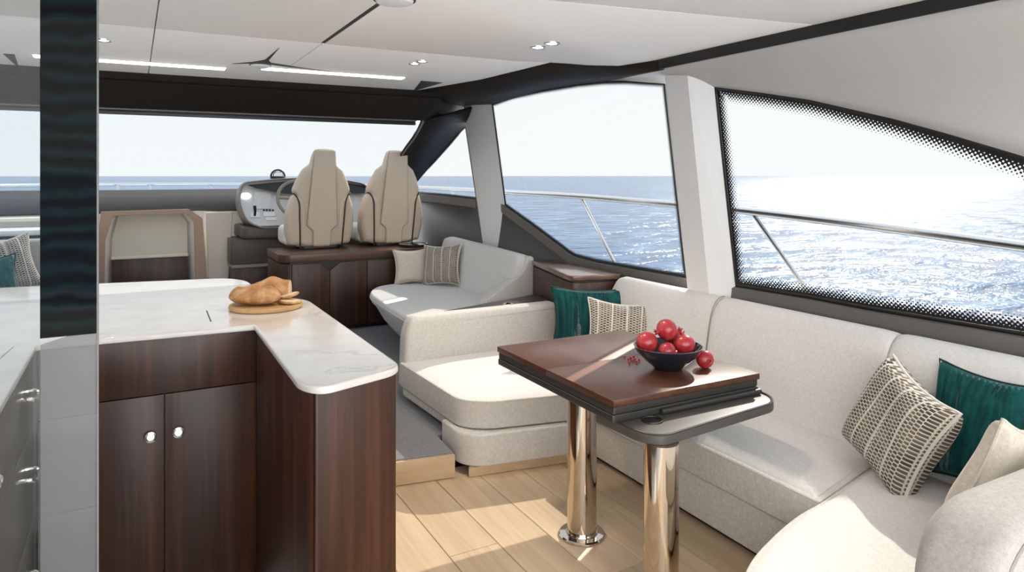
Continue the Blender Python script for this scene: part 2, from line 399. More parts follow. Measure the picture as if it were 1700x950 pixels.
# sea
M['sea'] = m = new('sea_water', (.020, .10, .22), .22, spec=.5); n, l, b = N(m)
v = coords(m, (1, 1, 1)); v2 = coords(m, (.55, 1, 1))
w1 = noise(m, v2, .10, 3, .55, .4); w2 = noise(m, v2, .55, 4, .6, .6); w3 = noise(m, v, 2.2, 3, .6)
hgt = math_(m, 'ADD', math_(m, 'MULTIPLY', w1, 2.2), math_(m, 'ADD', math_(m, 'MULTIPLY', w2, .9), math_(m, 'MULTIPLY', w3, .16)))
bump(m, hgt, .55, 1.0)
l.new(ramp(m, w2, [(.36, (.010, .055, .16)), (.55, (.05, .18, .37)), (.75, (.26, .42, .55))]), b.inputs['Base Color'])

# ================================================================== OUTSIDE
bpy_s = build('sea', [(-9000, -9000, -2.4), (9000, -9000, -2.4), (9000, 9000, -2.4), (-9000, 9000, -2.4)], [[0, 1, 2, 3]], M['sea'], smooth=0, kind='stuff')
tag(bpy_s, 'blue rippled sea reaching to the pale horizon outside the windows', 'sea')
XR = 3.9
railpts = [PX(u, v, XR) for u, v in [(2300, 490), (1700, 410), (1450, 376), (1225, 349), (1137, 341), (960, 326), (840, 319)]]
yl = railpts[-1].y
railpts += [V3(3.85, yl+1.5, 1.42), V3(3.55, 11, 1.43), V3(2.7, 13, 1.44), V3(1.4, 14.6, 1.44), V3(0, 15.2, 1.44)]
full = railpts+[V3(-p.x, p.y, p.z) for p in railpts[::-1][1:]]
rail = thing('guard_rail', 'polished steel guard rail with slanted posts running around the deck outside', 'railing', (0, 15.2, 0))
tube('rail_tube', smoothc(full, 5), .029, M['steel'], rail, n=10)
def post(a, b_): tube('rail_post', [a, b_], .016, M['steel'], rail, n=8)
for sgn in (1, -1):
    for (u0, v0, u1, v1) in [(965, 329, 1020, 436), (1250, 355, 1345, 489)]:
        a = PX(u0, v0, XR); b_ = PX(u1, v1, XR); d_ = (b_-a); b_ = a+d_*1.25
        post(V3(a.x*sgn, a.y, a.z), V3(b_.x*sgn, b_.y, b_.z))
    for p in [V3(3.85, yl+1.5, 1.42), V3(3.55, 11, 1.43), V3(2.7, 13, 1.44)]:
        post(V3(p.x*sgn, p.y, p.z), V3(p.x*sgn*1.0, p.y-.3, .75))
for px_ in (-1.3, -.27, .27, 1.3): tube('rail_post', [V3(px_, 15.12-.28*px_*px_, 1.44), V3(px_, 15.12-.28*px_*px_, .7)], .03, M['steel'], rail, n=8)
deckpoly = [(-4.0, -1), (4.0, -1), (4.05, 7), (3.75, 11), (2.8, 13.2), (1.4, 14.9), (0, 15.4), (-1.4, 14.9), (-2.8, 13.2), (-3.75, 11), (-4.05, 7)]
struct(prism('floor_deck', deckpoly, -.45, -.25, M['pillar'], bev=.05), 'white side deck and hull outside the windows')

# ================================================================== SHELL
ZC = 2.25
# --- floors
fl = strct('floor', (1, 1, -.05), 'pale oak plank floor')
box('subfloor', (.80, -.9, -.3), (3.05, 3.66, -.031), M['black'], fl, bev=0)
box('galley_sole', (-1.4, -.9, -.3), (.80, 5.4, -.26), M['oak'], fl, bev=0)
RA, RB = V3(.80, 3.495, 0), V3(2.6, 3.20, 0)       # riser line
def riserY(x): return RA.y+(RB.y-RA.y)*(x-RA.x)/(RB.x-RA.x)
PWD = .23
pm = {}
for r_ in range(0, 8):
    x0 = max(.825, .935+PWD*(r_-1)); x1 = .935+PWD*r_-.0025
    ys = [-.85+(.42*(r_ % 3))]
    if ys[0] > -.8: ys = [-.85]+ys
    while ys[-1]+1.35 < 3.0: ys.append(ys[-1]+1.35)
    ys.append(None)
    for a, b_ in zip(ys[:-1], ys[1:]):
        ya, yb = ((riserY(x0)+.004, riserY(x1)+.004) if x1 < 1.5 else (3.5, 3.5)) if b_ is None else (b_-.0025, b_-.0025)
        prism('plank', [(x0, a), (x1, a), (x1, yb), (x0, ya)], -.03, 0, M['oak'], fl, bev=.0015, seg=1, bot=0)
box('landing', (-1.4, -.9, -.26), (-.9, -.85, -.2), M['oak'], fl, bev=0) if False else None
aft = struct(prism('floor_bounce', [(-4, -8), (4, -8), (4, -.92), (-4, -.92)], -.24, -.06, M['pillar'], bev=.02), 'unseen pale deck added behind the viewer to bounce light')  # unseen deck added behind the camera to bounce sunlight indoors
rf = struct(prism('floor_raised', [(.80, RA.y+.02), (1.495, riserY(1.495)+.02), (1.51, 3.67), (2.6, 3.56), (3.06, 3.56), (3.06, 9.6), (-3.05, 9.6), (-3.05, 5.3), (.80, 5.3)], 0.001, .13, M['carpet'], bev=.006), 'grey carpeted raised floor')
tr = prism('trim_1', [(RA.x, RA.y-.002), (1.495, riserY(1.495)-.002), (1.495, riserY(1.495)+.018), (RA.x, RA.y+.018)], .002, .122, M['riser'], bev=.002)
struct(tr, 'light oak riser of the step up to the carpet')

# --- ceiling panels
cl = strct('ceiling', (0, 2, ZC), 'off white panelled ceiling')
jx1, jx2 = PZ(257, 50, ZC).x, PZ(582, 40, ZC).x
jyA = PZ(826, 0, ZC).y; jyB = PZ(756, 93, ZC).y
YF = 4.98
edge = [PZ(u, v, ZC) for u, v in [(688, 152), (800, 132), (914, 104), (945, 106), (975, 108.5), (1028, 109.6), (1075, 103)]]
XT = 2.575
edge2 = [(p.x, p.y) for p in edge]
box('backing', (-2.6, -.5, ZC+.03), (2.6, YF, ZC+.06), M['black'], cl, bev=0)
g = .0022; G2 = .011
def panel(poly, mat=M['ceiling']): return prism('ceiling_panel', poly, ZC, ZC+.029, mat, cl, bev=0, bot=.003, seg=2)
jyA2 = PZ(1351, 42, ZC).y
# aft row, middle row, front row for each side of the two lengthwise joints
for (xa, xb, ga, gb) in [(-XT, jx1, 0, g), (jx1, jx2, g, G2)]:
    panel([(xa+ga, -.5), (xb-gb, -.5), (xb-gb, jyB-g), (xa+ga, jyB-g)])
    panel([(xa+ga, jyB+g), (xb-g, jyB+g), (xb-g, YF), (xa+ga, YF)])
panel([(jx2+G2, -.5), (XT, -.5), (XT, jyA2-g), (jx2+G2, jyA-g)])
p914 = edge2[2]
panel([(jx2+G2, jyA+g), (XT, jyA2+g), (XT, edge2[6][1]), edge2[6], edge2[5], edge2[4], edge2[3], (p914[0], p914[1]), (1.9, jyB-g), (jx2+G2, jyB-g)])
panel([(jx2+g, jyB+g), (1.88, jyB+g), (p914[0], p914[1]+.01), edge2[1], (edge2[0][0], YF), (jx2+g, YF)])
box('joint_strip', (jx2-G2, -.5, ZC+.003), (jx2+G2, jyB-.01, ZC+.029), M['black'], cl, bev=0)
# dark trim along the side of the ceiling
t2 = box('trim_2', (XT, -.5, 2.196), (XT+.03, 3.02, ZC+.06), M['black'], bev=.003); struct(t2, 'dark strip between ceiling and side panel')
t2m = box('trim_3', (-XT-.03, -.5, 2.196), (-XT, 3.02, ZC+.06), M['black'], bev=.003); struct(t2m, 'dark strip between ceiling and left side panel')

# --- windows on the starboard wall (polygons traced on the wall plane)
W1b = [PW(u, v) for u, v in [(1222, 476), (1345, 496), (1438, 514), (1700, 558)]]
W1t = [PW(u, v) for u, v in [(1186, 142), (1265, 152), (1345, 164), (1484, 196), (1577, 222), (1700, 259)]]
W1b += [WALL(1.0, .965), WALL(.45, .955)]; W1t += [WALL(1.0, 1.45), WALL(.45, .985)]
W2b = [PW(u, v) for u, v in [(839, 341), (885, 374), (936, 412), (946, 420), (957, 426), (991, 435), (1075, 450), (1140, 461)]]
W2t = [PW(u, v) for u, v in [(817, 172), (850, 160), (900, 149), (959, 139), (1000, 134.5), (1040, 133.5), (1104, 137)]]
W3b = [PW(u, v) for u, v in [(690, 321), (740, 325), (792, 331)]]
W3r = [PW(u, v) for u, v in [(792, 331), (773, 205)]]
W3t = [PW(u, v) for u, v in [(773, 205), (760, 222), (745, 240), (720, 268), (697, 292), (690, 300)]]
windows = [W1b+W1t[::-1], W2b[::-1]+W2t, W3b+W3t]
def mir(p, s): return V3(p.x*s, p.y, p.z)
def inset(poly, w):
    # inward offset inside the leaning wall plane (y, z)
    P = [Vector((p.y, p.z)) for p in poly]; n = len(P); ar = sum(P[i].x*P[(i+1) % n].y-P[(i+1) % n].x*P[i].y for i in range(n)); sg = 1 if ar > 0 else -1
    out = []
    for i in range(n):
        e1 = (P[i]-P[i-1]).normalized(); e2 = (P[(i+1) % n]-P[i]).normalized(); n1 = Vector((-e1.y, e1.x))*sg; n2 = Vector((-e2.y, e2.x))*sg
        m_ = (n1+n2); m_ = m_/max(.6, m_.length_squared/2)if m_.length > 1e-5 else n1
        q = P[i]+m_*w; out.append(WALL(q.x, q.y))
    return out
wi = 0
for s in (1, -1):
    for k, poly in enumerate(windows):
        wi += 1
        w = strct('window_%d' % wi, mir(poly[0], s), ['large side window with dotted black border', 'middle side window', 'small triangular side window'][k] + (' on the right' if s > 0 else ' on the left'))
        pd = dense(poly, .06, True)
        solid, fr = [(.018, .072), (.010, .030), (.012, .02)][k]
        i1, i2 = inset(pd, solid), inset(pd, solid+fr)
        sh = lambda q, o_: [V3((p.x-o_)*s, p.y, p.z) for p in q]
        gp = sh(poly, -.012)
        build('pane', gp, [list(range(len(gp)))], M['glass'], w, smooth=0)
        a, b_ = sh(pd, 0), sh(i1, 0); strip('seal', a+[a[0]], b_+[b_[0]], M['black'], w, thick=.012, off=0)
        c_, d_ = sh(i1, .001), sh(i2, .001); strip('dotted_border', c_+[c_[0]], d_+[d_[0]], M['frit'] if k == 0 else M['frit_fine'], w, uvw=1)

for s, side in ((1, 'right'), (-1, 'left')):
    wl_ = strct('wall_'+side, (3.1*s, 3, 0), 'grey leather side wall below the windows')
    bot = [WALL(-.6, .95)]+W1b[::-1]+W2b[::-1]+W3b[::-1]+[WALL(9.0, 1.36)]
    bot = [b_ for b_ in bot]
    strip('lower_panel', [mir(b_, s) for b_ in bot], [V3((XW+.02)*s, b_.y, -.1) for b_ in bot], M['sidegrey'], wl_, thick=.02, off=0)
    def below(p, d, o_): q = WALL(p.y, p.z-d, o_); return mir(q, s)
    for nm, seq in [('sill', [WALL(-.6, .95)]+W1b[::-1]+[WALL(W1b[0].y+.12, W1b[0].z)]), ('sill', [WALL(W2b[-1].y-.2, W2b[-1].z-.005)]+W2b[::-1]+[WALL(W2b[0].y+.05, W2b[0].z+.02)]), ('sill', W3b[::-1]+[WALL(9.0, 1.36)])]:
        sd = dense(seq, .08)
        rings = [[below(p, 0, 0) for p in sd], [below(p, .008, .02) for p in sd], [below(p, .085, .03) for p in sd], [below(p, .10, -.01) for p in sd]]
        loft(nm, rings, M['sill'], wl_, closed=False, caps=False, smooth=60)
    # seam of forward panel
    tube('seam', [below(p, .26, .012) for p in dense(W3b[::-1], .1)], .006, M['black'], wl_, n=6)
    # pillars
    def pil(name, pts, base_off, z_b, lab):
        # pts: three (top,bottom) pixel pairs: front edge, ridge, rear edge
        prof = []
        offs = base_off
        ring_t, ring_b = [], []
        for (tu, tv, bu, bv), o_ in zip(pts, offs):
            a = PW(tu, tv, o_); b_ = PW(bu, bv, o_); d_ = b_-a
            k1 = (z_b-a.z)/d_.z; b2 = a+d_*k1; a2 = a-d_*.06
            ring_t.append(mir(a2, s)); ring_b.append(mir(b2, s))
        # outer side
        for q in (2, 0):
            ring_t.append(ring_t[q]+V3(.008*s, 0, 0)); ring_b.append(ring_b[q]+V3(.008*s, 0, 0))
        return struct(loft(name, [ring_t, ring_b], M['pillar'], None, smooth=25), lab)
    pil('trim_%d' % (4 if s > 0 else 6), [(1102, 112, 1142, 485), (1139, 104, 1177, 485), (1186, 125, 1224, 490)], (.11, .11, .0), .55, 'wide off white pillar between the two big windows, %s side' % side)
    pil('trim_%d' % (5 if s > 0 else 7), [(770, 178, 801, 400), (784, 174, 811, 400), (817, 172, 839, 341)], (.08, .09, .0), .55, 'slim off white pillar between middle and front window, %s side' % side)
    # upper side panel (grey) from the dark strip to the window heads
    D = [WALL(-.6, .97), WALL(.1, .98)]+W1t[::-1]+[W2t[-1], W2t[-2], W2t[-3]]
    Cc = []
    for i, p in enumerate(D):
        Cc.append(V3(XT+.012, min(p.y, 3.0), 2.205))
    yb4 = W2t[-3]
    Cc[-1] = V3(yb4.x-.03, yb4.y-.02, yb4.z+.004); Cc[-2] = Cc[-1].lerp(V3(XT+.012, 3.0, 2.205), .55)
    rings = []
    for t in [i/10 for i in range(11)]:
        rg = []
        for c_, d_ in zip(Cc, D):
            p = c_.lerp(d_, t); bulge = math.sin(math.pi*t)*(.03+.16*max(0, (2.1-d_.z)))*1.0
            rg.append(V3((p.x+bulge)*s, p.y, p.z+bulge*.5))
        rings.append(rg)
    loft('side_panel', rings, M['wallgrey'], wl_, closed=False, caps=False, smooth=80, thick=.02, off=0)
    # dark overhead panel forward and front pillar
    ov = strct('trim_%d' % (8 if s > 0 else 9), (2.3*s, 5, 2.2), 'dark brown overhead frame and windscreen pillar, %s side' % side)
    I0 = PY(699, 202, 5.42); I1 = PD(668, 252, 7.0); I2 = V3(2.72, 8.4, 1.50)
    A = [V3(edge[0].x, YF, ZC)]+edge[1:6]+[V3(XT+.01, 3.02, ZC)]
    B = [PW(770, 176), W2t[0], W2t[2], W2t[3], W2t[4], W2t[4].lerp(V3(XT+.02, 3.0, 2.197), .5), V3(XT+.015, 2.99, 2.197)]
    mid = [a.lerp(b_, .5)+V3(0, 0, -.02) for a, b_ in zip(A, B)]
    loft('overhead_panel', [[mir(p, s) for p in q] for q in (A, mid, B)], M['header'], ov, closed=False, caps=False, smooth=50, thick=.015, off=0)
    # corner between header, overhead panel and pillar
    O0, O1, O2, O3 = W3t[0], W3t[2], W3t[3], W3t[5]
    inn = smoothc([I0, I0.lerp(I1, .5)+V3(.02, 0, .01), I1, I2], 5)
    out = smoothc([PW(792, 176), PW(780, 203), W3t[1]+V3(0, 0, 0), O1, O2, O3+V3(-.02, .1, -.1)], 3); out = out[:len(inn)]
    while len(out) < len(inn): out.append(out[-1])
    midr = [a.lerp(b_, .5)+V3(-.06, -.06, 0)*min(1, i_/4) for i_, (a, b_) in enumerate(zip(inn, out))]
    loft('windscreen_pillar', [[mir(p, s) for p in q] for q in (inn, midr, out)], M['header'], ov, closed=False, caps=False, smooth=60, thick=.02, off=0)
    cpoly = [V3(edge[0].x, YF, ZC), V3(edge[0].x+.02, YF+.02, ZC-.06), I0, PW(770, 190).lerp(I0, .5)+V3(0, 0, -.02), PW(770, 190), PW(770, 174)]
    build('corner_gusset', [mir(p, s) for p in cpoly], [[0, 1, 2], [0, 2, 3], [0, 3, 5], [3, 4, 5]], M['header'], ov, smooth=0, thick=.01, off=0)
    tube('bright_edge', [mir(p+V3(.012, -.01, 0), s) for p in inn[:12]], .012, M['sill'], ov, n=6)

# --- windscreen header
hd = strct('wall_front', (0, 5.2, 1.9), 'dark brown header beam over the windscreen')
xe = edge[0].x+.05
hp = [(YF-.02, ZC+.05), (YF, ZC-.0), (YF+.03, ZC-.045), (YF+.02, ZC-.05), (5.36, 2.075), (5.42, 2.055), (5.46, 2.06), (5.46, ZC+.06)]
hs = [[V3(x, y, z) for y, z in hp] for x in (-xe-.15, -1, 0, 1, xe+.15)]
loft('header_beam', hs, M['header'], hd, smooth=30)
box('header_lip', (-2.05, 5.405, 2.048), (2.05, 5.43, 2.062), M['sill'], hd, bev=.004)
box('header_seal', (-2.05, 5.432, 2.02), (2.05, 5.47, 2.052), M['black'], hd, bev=.004)
# --- windscreen glass
topc = [V3(x, 5.45+.0*abs(x), 2.045) for x in (-2.08, -1.4, -.7, 0, .7, 1.4, 2.08)]
botc = [V3(-2.75, 8.5, 1.43), V3(-2.2, 9.2, 1.42), V3(-1.1, 9.65, 1.415), V3(0, 9.8, 1.41), V3(1.1, 9.65, 1.415), V3(2.2, 9.2, 1.42), V3(2.75, 8.5, 1.43)]
ws = strct('window_7', (0, 9.5, 1.4), 'wide raked windscreen')
midc = [V3(-2.44, 6.75, 1.845), V3(-1.7, 7.35, 1.95), V3(-.85, 7.6, 1.97), V3(0, 7.7, 1.975), V3(.85, 7.6, 1.97), V3(1.7, 7.35, 1.95), V3(2.44, 6.75, 1.845)]
cols = [smoothc([a, b_, c_], 5) for a, b_, c_ in zip(topc, midc, botc)]
loft('pane', [[c_[i] for c_ in cols] for i in range(11)], M['screenglass'], ws, closed=False, caps=False, smooth=80)
# --- dash shelf and front bulkhead
dl = [V3(-2.95, 8.0, 1.2), V3(-2.3, 8.5, 1.2), V3(-1.1, 8.75, 1.2), V3(0, 8.8, 1.2), V3(1.1, 8.75, 1.2), V3(2.3, 8.5, 1.2), V3(2.95, 8.0, 1.2)]
bw = [V3(p.x*1.06, p.y+.03, p.z) for p in botc]
dm = [a.lerp(b_, .4)+V3(0, 0, .045) for a, b_ in zip(dl, bw)]
db = strct('wall_bow', (0, 9, 0), 'grey dashboard shelf and cream bulkhead below the windscreen')
loft('dash_shelf', [smoothc(bw, 5), smoothc(dm, 5), smoothc(dl, 5)], M['dash'], db, closed=False, caps=False, smooth=60, thick=.03, off=0)
lower = [V3(p.x, p.y, .1) for p in smoothc(dl, 5)]
OPX0, OPX1 = -.24, .56
up_ = smoothc(dl, 5)
for q, sel in (('bulkhead_panel', [p for p in up_ if p.x <= -.36]+[V3(-.31, 8.80, 1.2)]), ('bulkhead_panel', [V3(.56, 8.79, 1.2)]+[p for p in up_ if p.x >= .70])):
    strip(q, [p+V3(0, .02, -.005) for p in sel], [V3(p.x, p.y+.02, .1) for p in sel], M['cream'], db, thick=.03, off=0)

# ================================================================== GALLEY
CT = .92
cab = thing('galley_cabinet', 'dark walnut galley cabinet with two doors and round chrome knobs', 'cabinet', (.16, 3.7, 0))
box('carcass', (-.13, 3.40, -.258), (.49, 4.86, .894), M['walnut'], cab, bev=.003)
box('drawer_front', (-.128, 3.372, .655), (.494, 3.398, .893), M['walnut'], cab, bev=.002)
kz = PY(250, 725, 3.35)
xm = PY(273, 800, 3.37).x
for x0, x1, ku, kv in [(-.128, xm-.0015, 250, 725), (xm+.0015, .494, 296, 717)]:
    d_ = box('door', (x0, 3.372, -.25), (x1, 3.398, .651), M['walnut'], cab, bev=.002)
    k = PY(ku, kv, 3.36); R = Matrix.Rotation(math.pi/2, 3, 'X')
    lathe('knob', [(.008, 0), (.008, .012), (.021, .014), (.024, .020), (.023, .026), (.017, .028), (.015, .024), (.0, .024)], (k.x, 3.371, k.z), M['chrome'], d_, n=24, M=R)
pen = thing('peninsula_cabinet', 'dark walnut peninsula with tall plain panels under the marble', 'cabinet', (.67, 3, 0))
pp = [(.50, 3.398), (.50, 2.335), (.535, 2.285), (.815, 2.375), (.815, 3.84), (.78, 3.93), (.50, 3.93)]
prism('side_panel', rnd([(.495, 2.33), (.515, 2.30), (.515, 3.396), (.495, 3.396)], 0), -.258, .893, M['walnut'], pen, bev=.001)
prism('end_panel', rnd([(.517, 2.29), (.822, 2.372), (.822, 2.44), (.517, 2.40)], [.012, .008, 0, 0]), .0, .893, M['walnut'], pen, bev=.001)
prism('outer_panel', [(.80, 2.442), (.822, 2.442), (.822, 3.86), (.80, 3.86)], .0, .893, M['walnut'], pen, bev=.001)
prism('core', [(.517, 2.41), (.798, 2.445), (.798, 3.88), (.517, 3.88)], .0, .89, M['walnut'], pen, bev=0)
ctp = [(-1.35, 5.32), (.545, 4.975), (.645, 4.80), (.66, 4.35), (.72, 4.0), (.80, 3.97), (.842, 3.85), (.845, 2.36), (.53, 2.245), (.474, 2.33), (.482, 3.345), (-.345, 3.375), (-.345, -.3), (-1.35, -.3)]
ctr = [.02, .12, .1, .1, .08, .05, .05, .085, .05, .05, .008, .02, .02, .02]
ct = prism('countertop', rnd(ctp, ctr, 7), CT-.026, CT, M['marble'], bev=.008, seg=3, bot=.006)
tag(ct, 'white veined marble countertop wrapping around the galley', 'countertop')
for a, b_ in [((343, 516), (350, 534))]:
    p, q = PZ(*a, CT), PZ(*b_, CT); dv = (q-p).normalized(); nn = V3(-dv.y, dv.x, 0)*.003
    prism('slot', [(p+nn)[:2], (q+nn)[:2], (q-nn)[:2], (p-nn)[:2]], CT-.002, CT+.0012, M['black'], ct, bev=0)
p, q = PZ(22, 576, CT), PZ(-60, 650, CT); dv = (q-p).normalized(); nn = V3(-dv.y, dv.x, 0)*.002
prism('slot', [(p+nn)[:2], (q+nn)[:2], (q-nn)[:2], (p-nn)[:2]], CT-.002, CT+.001, M['galleyhaze'], ct, bev=0)
# galley units on the left, the door glass's haze painted into their grey
gu = thing('galley_drawer_unit', 'galley unit with painted grey haze in the left corner behind glass', 'cabinet', (-.25, 3.6, 0))
box('carcass', (-1.3, 3.46, -.258), (-.135, 4.8, .893), M['galleyhaze'], gu, bev=.002)
for z0, z1 in ((-.2, .21), (.214, .60), (.604, .892)):
    box('drawer_front', (-.342, 3.40, z0), (-.135, 3.455, z1), M['galleyhaze'], gu, bev=.003)
gs = thing('galley_side_unit', 'side unit with painted grey haze and chrome drawer pulls along left counter', 'cabinet', (-.8, 2, 0))
box('carcass', (-1.3, -.28, -.258), (-.385, 3.452, .893), M['galleyhaze'], gs, bev=.002)
for i, (y0, y1) in enumerate(((-.27, .85), (.86, 1.70), (1.71, 2.55), (2.56, 3.39))):
    for z0, z1 in ((-.2, .21), (.214, .60), (.604, .892)):
        d_ = box('drawer_front', (-.383, y0, z0), (-.356, y1, z1), M['galleyhaze'], gs, bev=.003)
        if y0 > 1.5:
            yc = (y0+y1)/2+.12; zc = z1-.1
            tube('drawer_pull', smoothc([(-.356, yc-.06, zc), (-.325, yc-.06, zc), (-.315, yc-.04, zc-.01), (-.315, yc+.04, zc-.01), (-.325, yc+.06, zc), (-.356, yc+.06, zc)], 3), .008, M['chrome'], d_, n=8)

# glass door leaf in the foreground
def gd(u, v): return PY(u, v, 1.5)
gl = thing('glass_door', 'clear glass door leaf with dark painted-reflection edge stripe at left', 'door', (gd(80, 500).x, 1.5, 0))
xs0, xs1, xs2 = -.335, gd(66.5, 500).x, gd(160.5, 500).x
zsplit = gd(115, 557).z
box('clear_pane', (xs0, 1.495, -.258), (xs1, 1.503, 2.19), M['doorglass'], gl, bev=0, smooth=0)
box('reflection_stripe', (xs1+.0005, 1.495, zsplit), (xs2, 1.503, 2.19), M['darkglass'], gl, bev=0)
prism('haze_stripe', [(xs1+.0005, -.258), (xs2, -.258), (xs2, zsplit+.012), (xs1+.0005, zsplit-.012)], 1.497, 1.499, M['glasshaze'], gl, axis='Y', smooth=0)
box('edge_trim', (xs2+.0002, 1.494, -.258), (xs2+.0035, 1.504, 2.19), M['sill'], gl, bev=.0008)

# bread on the board
bc = PZ(442, 511, CT); ux, uy = V3(C, -S, 0), V3(S, C, 0)
bb = lathe('bread_board', [(0, 0), (.172, 0), (.180, .004), (.182, .012), (.179, .022), (.165, .024), (.160, .021), (0, .021)], bc+V3(0, 0, .0005), M['board'], n=40)
tag(bb, 'round wooden bread board with a rim on the marble counter', 'board')
def loaf(name, label, c, L, W, Hh, ang, tilt=0, cut=None, slashes=3):
    t = thing(name, label, 'bread', c)
    ca, sa = math.cos(ang), math.sin(ang); vs = []; nu, nv = 26, 18
    rings = []
    for i in range(nu+1):
        s = -1+2*i/nu
        if cut is not None and s > cut: s = cut
        ss = max(-.999, min(.999, s)); prof = (1-abs(ss)**2.6)**.55
        ring = []
        for j in range(nv):
            a = 2*math.pi*j/nv; y = math.cos(a)*W/2*prof; z = math.sin(a)*Hh/2*prof
            if z < 0: z *= .7
            else: z += .008*prof*math.cos(ss*slashes*math.pi+.6)*max(0, math.sin(a))
            x = ss*L/2
            z += Hh*.36+tilt*x
            ring.append(V3(c[0]+(x*ca-y*sa), c[1]+(x*sa+y*ca), c[2]+max(0.001, z)))
        rings.append(ring)
    if cut is not None:
        k = next(i for i in range(nu+1) if -1+2*i/nu > cut); rings = rings[:k+1]
    cr = loft('crust', rings, M['bread'], t, caps=True, smooth=70)
    if cut is not None:
        last = rings[-1]; ctr = sum(last, V3(0, 0, 0))/len(last); dx = V3(ca, sa, 0)*.003
        build('cut_face', [ctr+(p-ctr)*.93+dx for p in last]+[ctr+(p-ctr)*.9-dx*2 for p in last], [list(range(nv)), list(range(nv, 2*nv))[::-1]]+[[i, (i+1) % nv, nv+(i+1) % nv, nv+i] for i in range(nv)], M['crumb'], t)
    return t
zb = CT+.022
base_ang = -PSI
p1 = bc+ux*(-.045)+uy*(-.035); p1.z = zb
loaf('bread_loaf', 'torpedo shaped golden loaf in front on the bread board', p1, .27, .14, .115, base_ang-.06)
p2 = bc+ux*(.005)+uy*(.112); p2.z = zb
loaf('bread_loaf', 'cut golden loaf lying behind the other loaf on board', p2, .25, .13, .135, base_ang+.15, cut=.62, slashes=2)
def slice_(label, c, ang, tilt, w=.105, h=.085):
    t = thing('bread_slice', label, 'bread', c, 'cut slices on the bread board')
    o = [(w/2*math.cos(a)*(1 if math.sin(a) > 0 else .9), h/2*math.sin(a)) for a in [2*math.pi*i/22 for i in range(22)]]
    Rm = Matrix.Translation(c) @ Matrix.Rotation(ang, 4, 'Z') @ Matrix.Rotation(tilt, 4, 'Y')
    prism('crumb', o, 0, .013, M['crumb'], t, bev=.002, fn=lambda v: Rm @ v)
    tube('crust', [Rm @ V3(x*1.02, y*1.02, .0065) for x, y in o], .0065, M['bread'], t, n=6, closed=True)
c = bc+ux*.125+uy*(-.005); c.z = zb+.004; slice_('pale bread slice lying flat at the right rim of board', c, base_ang, .04)
c = bc+ux*.10+uy*(.05); c.z = zb+.026; slice_('bread slice tilted against the cut loaf', c, base_ang+.3, -.22, .10, .08)

# ================================================================== DINETTE SOFA
ZSEAT = .375
sofa = thing('corner_sofa', 'large off white linen wraparound sofa around the table', 'sofa', (2.6, 2.6, 0))
# plinths
mainb = rnd([(2.265, 1.66), (2.265, 3.40), (3.0, 3.40), (3.0, 1.0), (2.2, 1.0)], [.05, 0, 0, 0, 0])
prism('base', [(2.30, 1.70), (2.30, 3.30), (3.0, 3.30), (3.0, 1.0), (1.9, 1.0), (1.9, 1.62)], .003, .06, M['black'], sofa, bev=0)
prism('base_panel', rnd([(2.268, 1.72), (2.268, 3.42), (2.9, 3.42), (2.9, 1.72)], 0), .03, .222, M['linen'], sofa, bev=.006)
prism('base_panel', rnd([(2.9, 1.05), (1.72, 1.05), (1.74, 1.57), (1.98, 1.66), (2.20, 1.72), (2.9, 1.75)], [0, .02, .1, .15, .1, 0]), .03, .222, M['linen'], sofa, bev=.006)
# forward leg base: tub shaped, floats over the step
fb = rnd([(1.535, 4.34), (1.575, 3.47), (1.70, 3.345), (2.267, 3.21), (2.9, 3.2), (2.9, 4.34)], [.03, .12, .13, 0, 0, 0], 8)
prism('base_panel', rnd([(1.53, 3.42), (1.60, 3.325), (2.267, 3.205), (2.267, 3.42), (1.80, 3.53), (1.53, 3.66)], [.08, .10, 0, 0, 0, .03], 8), .05, .222, M['linen'], sofa, bev=.012)
prism('base_panel', rnd([(1.54, 4.34), (1.57, 3.66), (2.9, 3.5), (2.9, 3.93), (2.65, 4.0), (2.70, 4.34)], [.03, .02, 0, 0, 0, 0]), .165, .222, M['linen'], sofa, bev=.012)
prism('toe_panel', rnd([(1.60, 4.34), (1.62, 3.70), (2.9, 3.55), (2.9, 3.9), (2.65, 3.98), (2.70, 4.34)], .01), .131, .166, M['linen_grey_shade'], sofa, bev=.004)
prism('toe_panel', rnd([(1.56, 3.345), (2.267, 3.235), (2.267, 3.255), (1.57, 3.365)], 0), .002, .05, M['riser'], sofa, bev=0)
# seat cushions
def cushion(nm, poly, z0, z1, mat=M['linen'], bev=.035, pipe=True, crown=.02):
    P = poly; o = None
    cx_ = sum(p[0] for p in P)/len(P); cy_ = sum(p[1] for p in P)/len(P)
    o = prism(nm, P, z0, z1, mat, sofa, bev=bev, seg=5, bot=.012)
    return o
def seat(poly, pp_, crownz=.41, mat=M['linen_pale']):
    """seat cushion: side band and pale crowned top, piping on the rim"""
    side = prism('seat_cushion', poly, .228, ZSEAT+.004, M['linen'], sofa, bev=.016, seg=4, bot=.010)
    Nn = len(poly); cx_ = sum(p[0] for p in poly)/Nn; cy_ = sum(p[1] for p in poly)/Nn
    rings = []
    for t, dz in [(.0, 0), (.03, .008), (.08, .016), (.2, .026), (.45, .034), (.8, .037)]:
        rings.append([V3(p[0]+(cx_-p[0])*t, p[1]+(cy_-p[1])*t, ZSEAT-.004+dz) for p in ins(poly, .012)])
    vs_ = [p for r_ in rings for p in r_]; 
    top = loft('cushion_top', rings, mat, side, caps=True, smooth=70)
    if pp_: tube('piping', [V3(p[0], p[1], ZSEAT-.002) for p in ins(poly, .006)], .0065, M['linen'], side, n=7, closed=True)
    return side
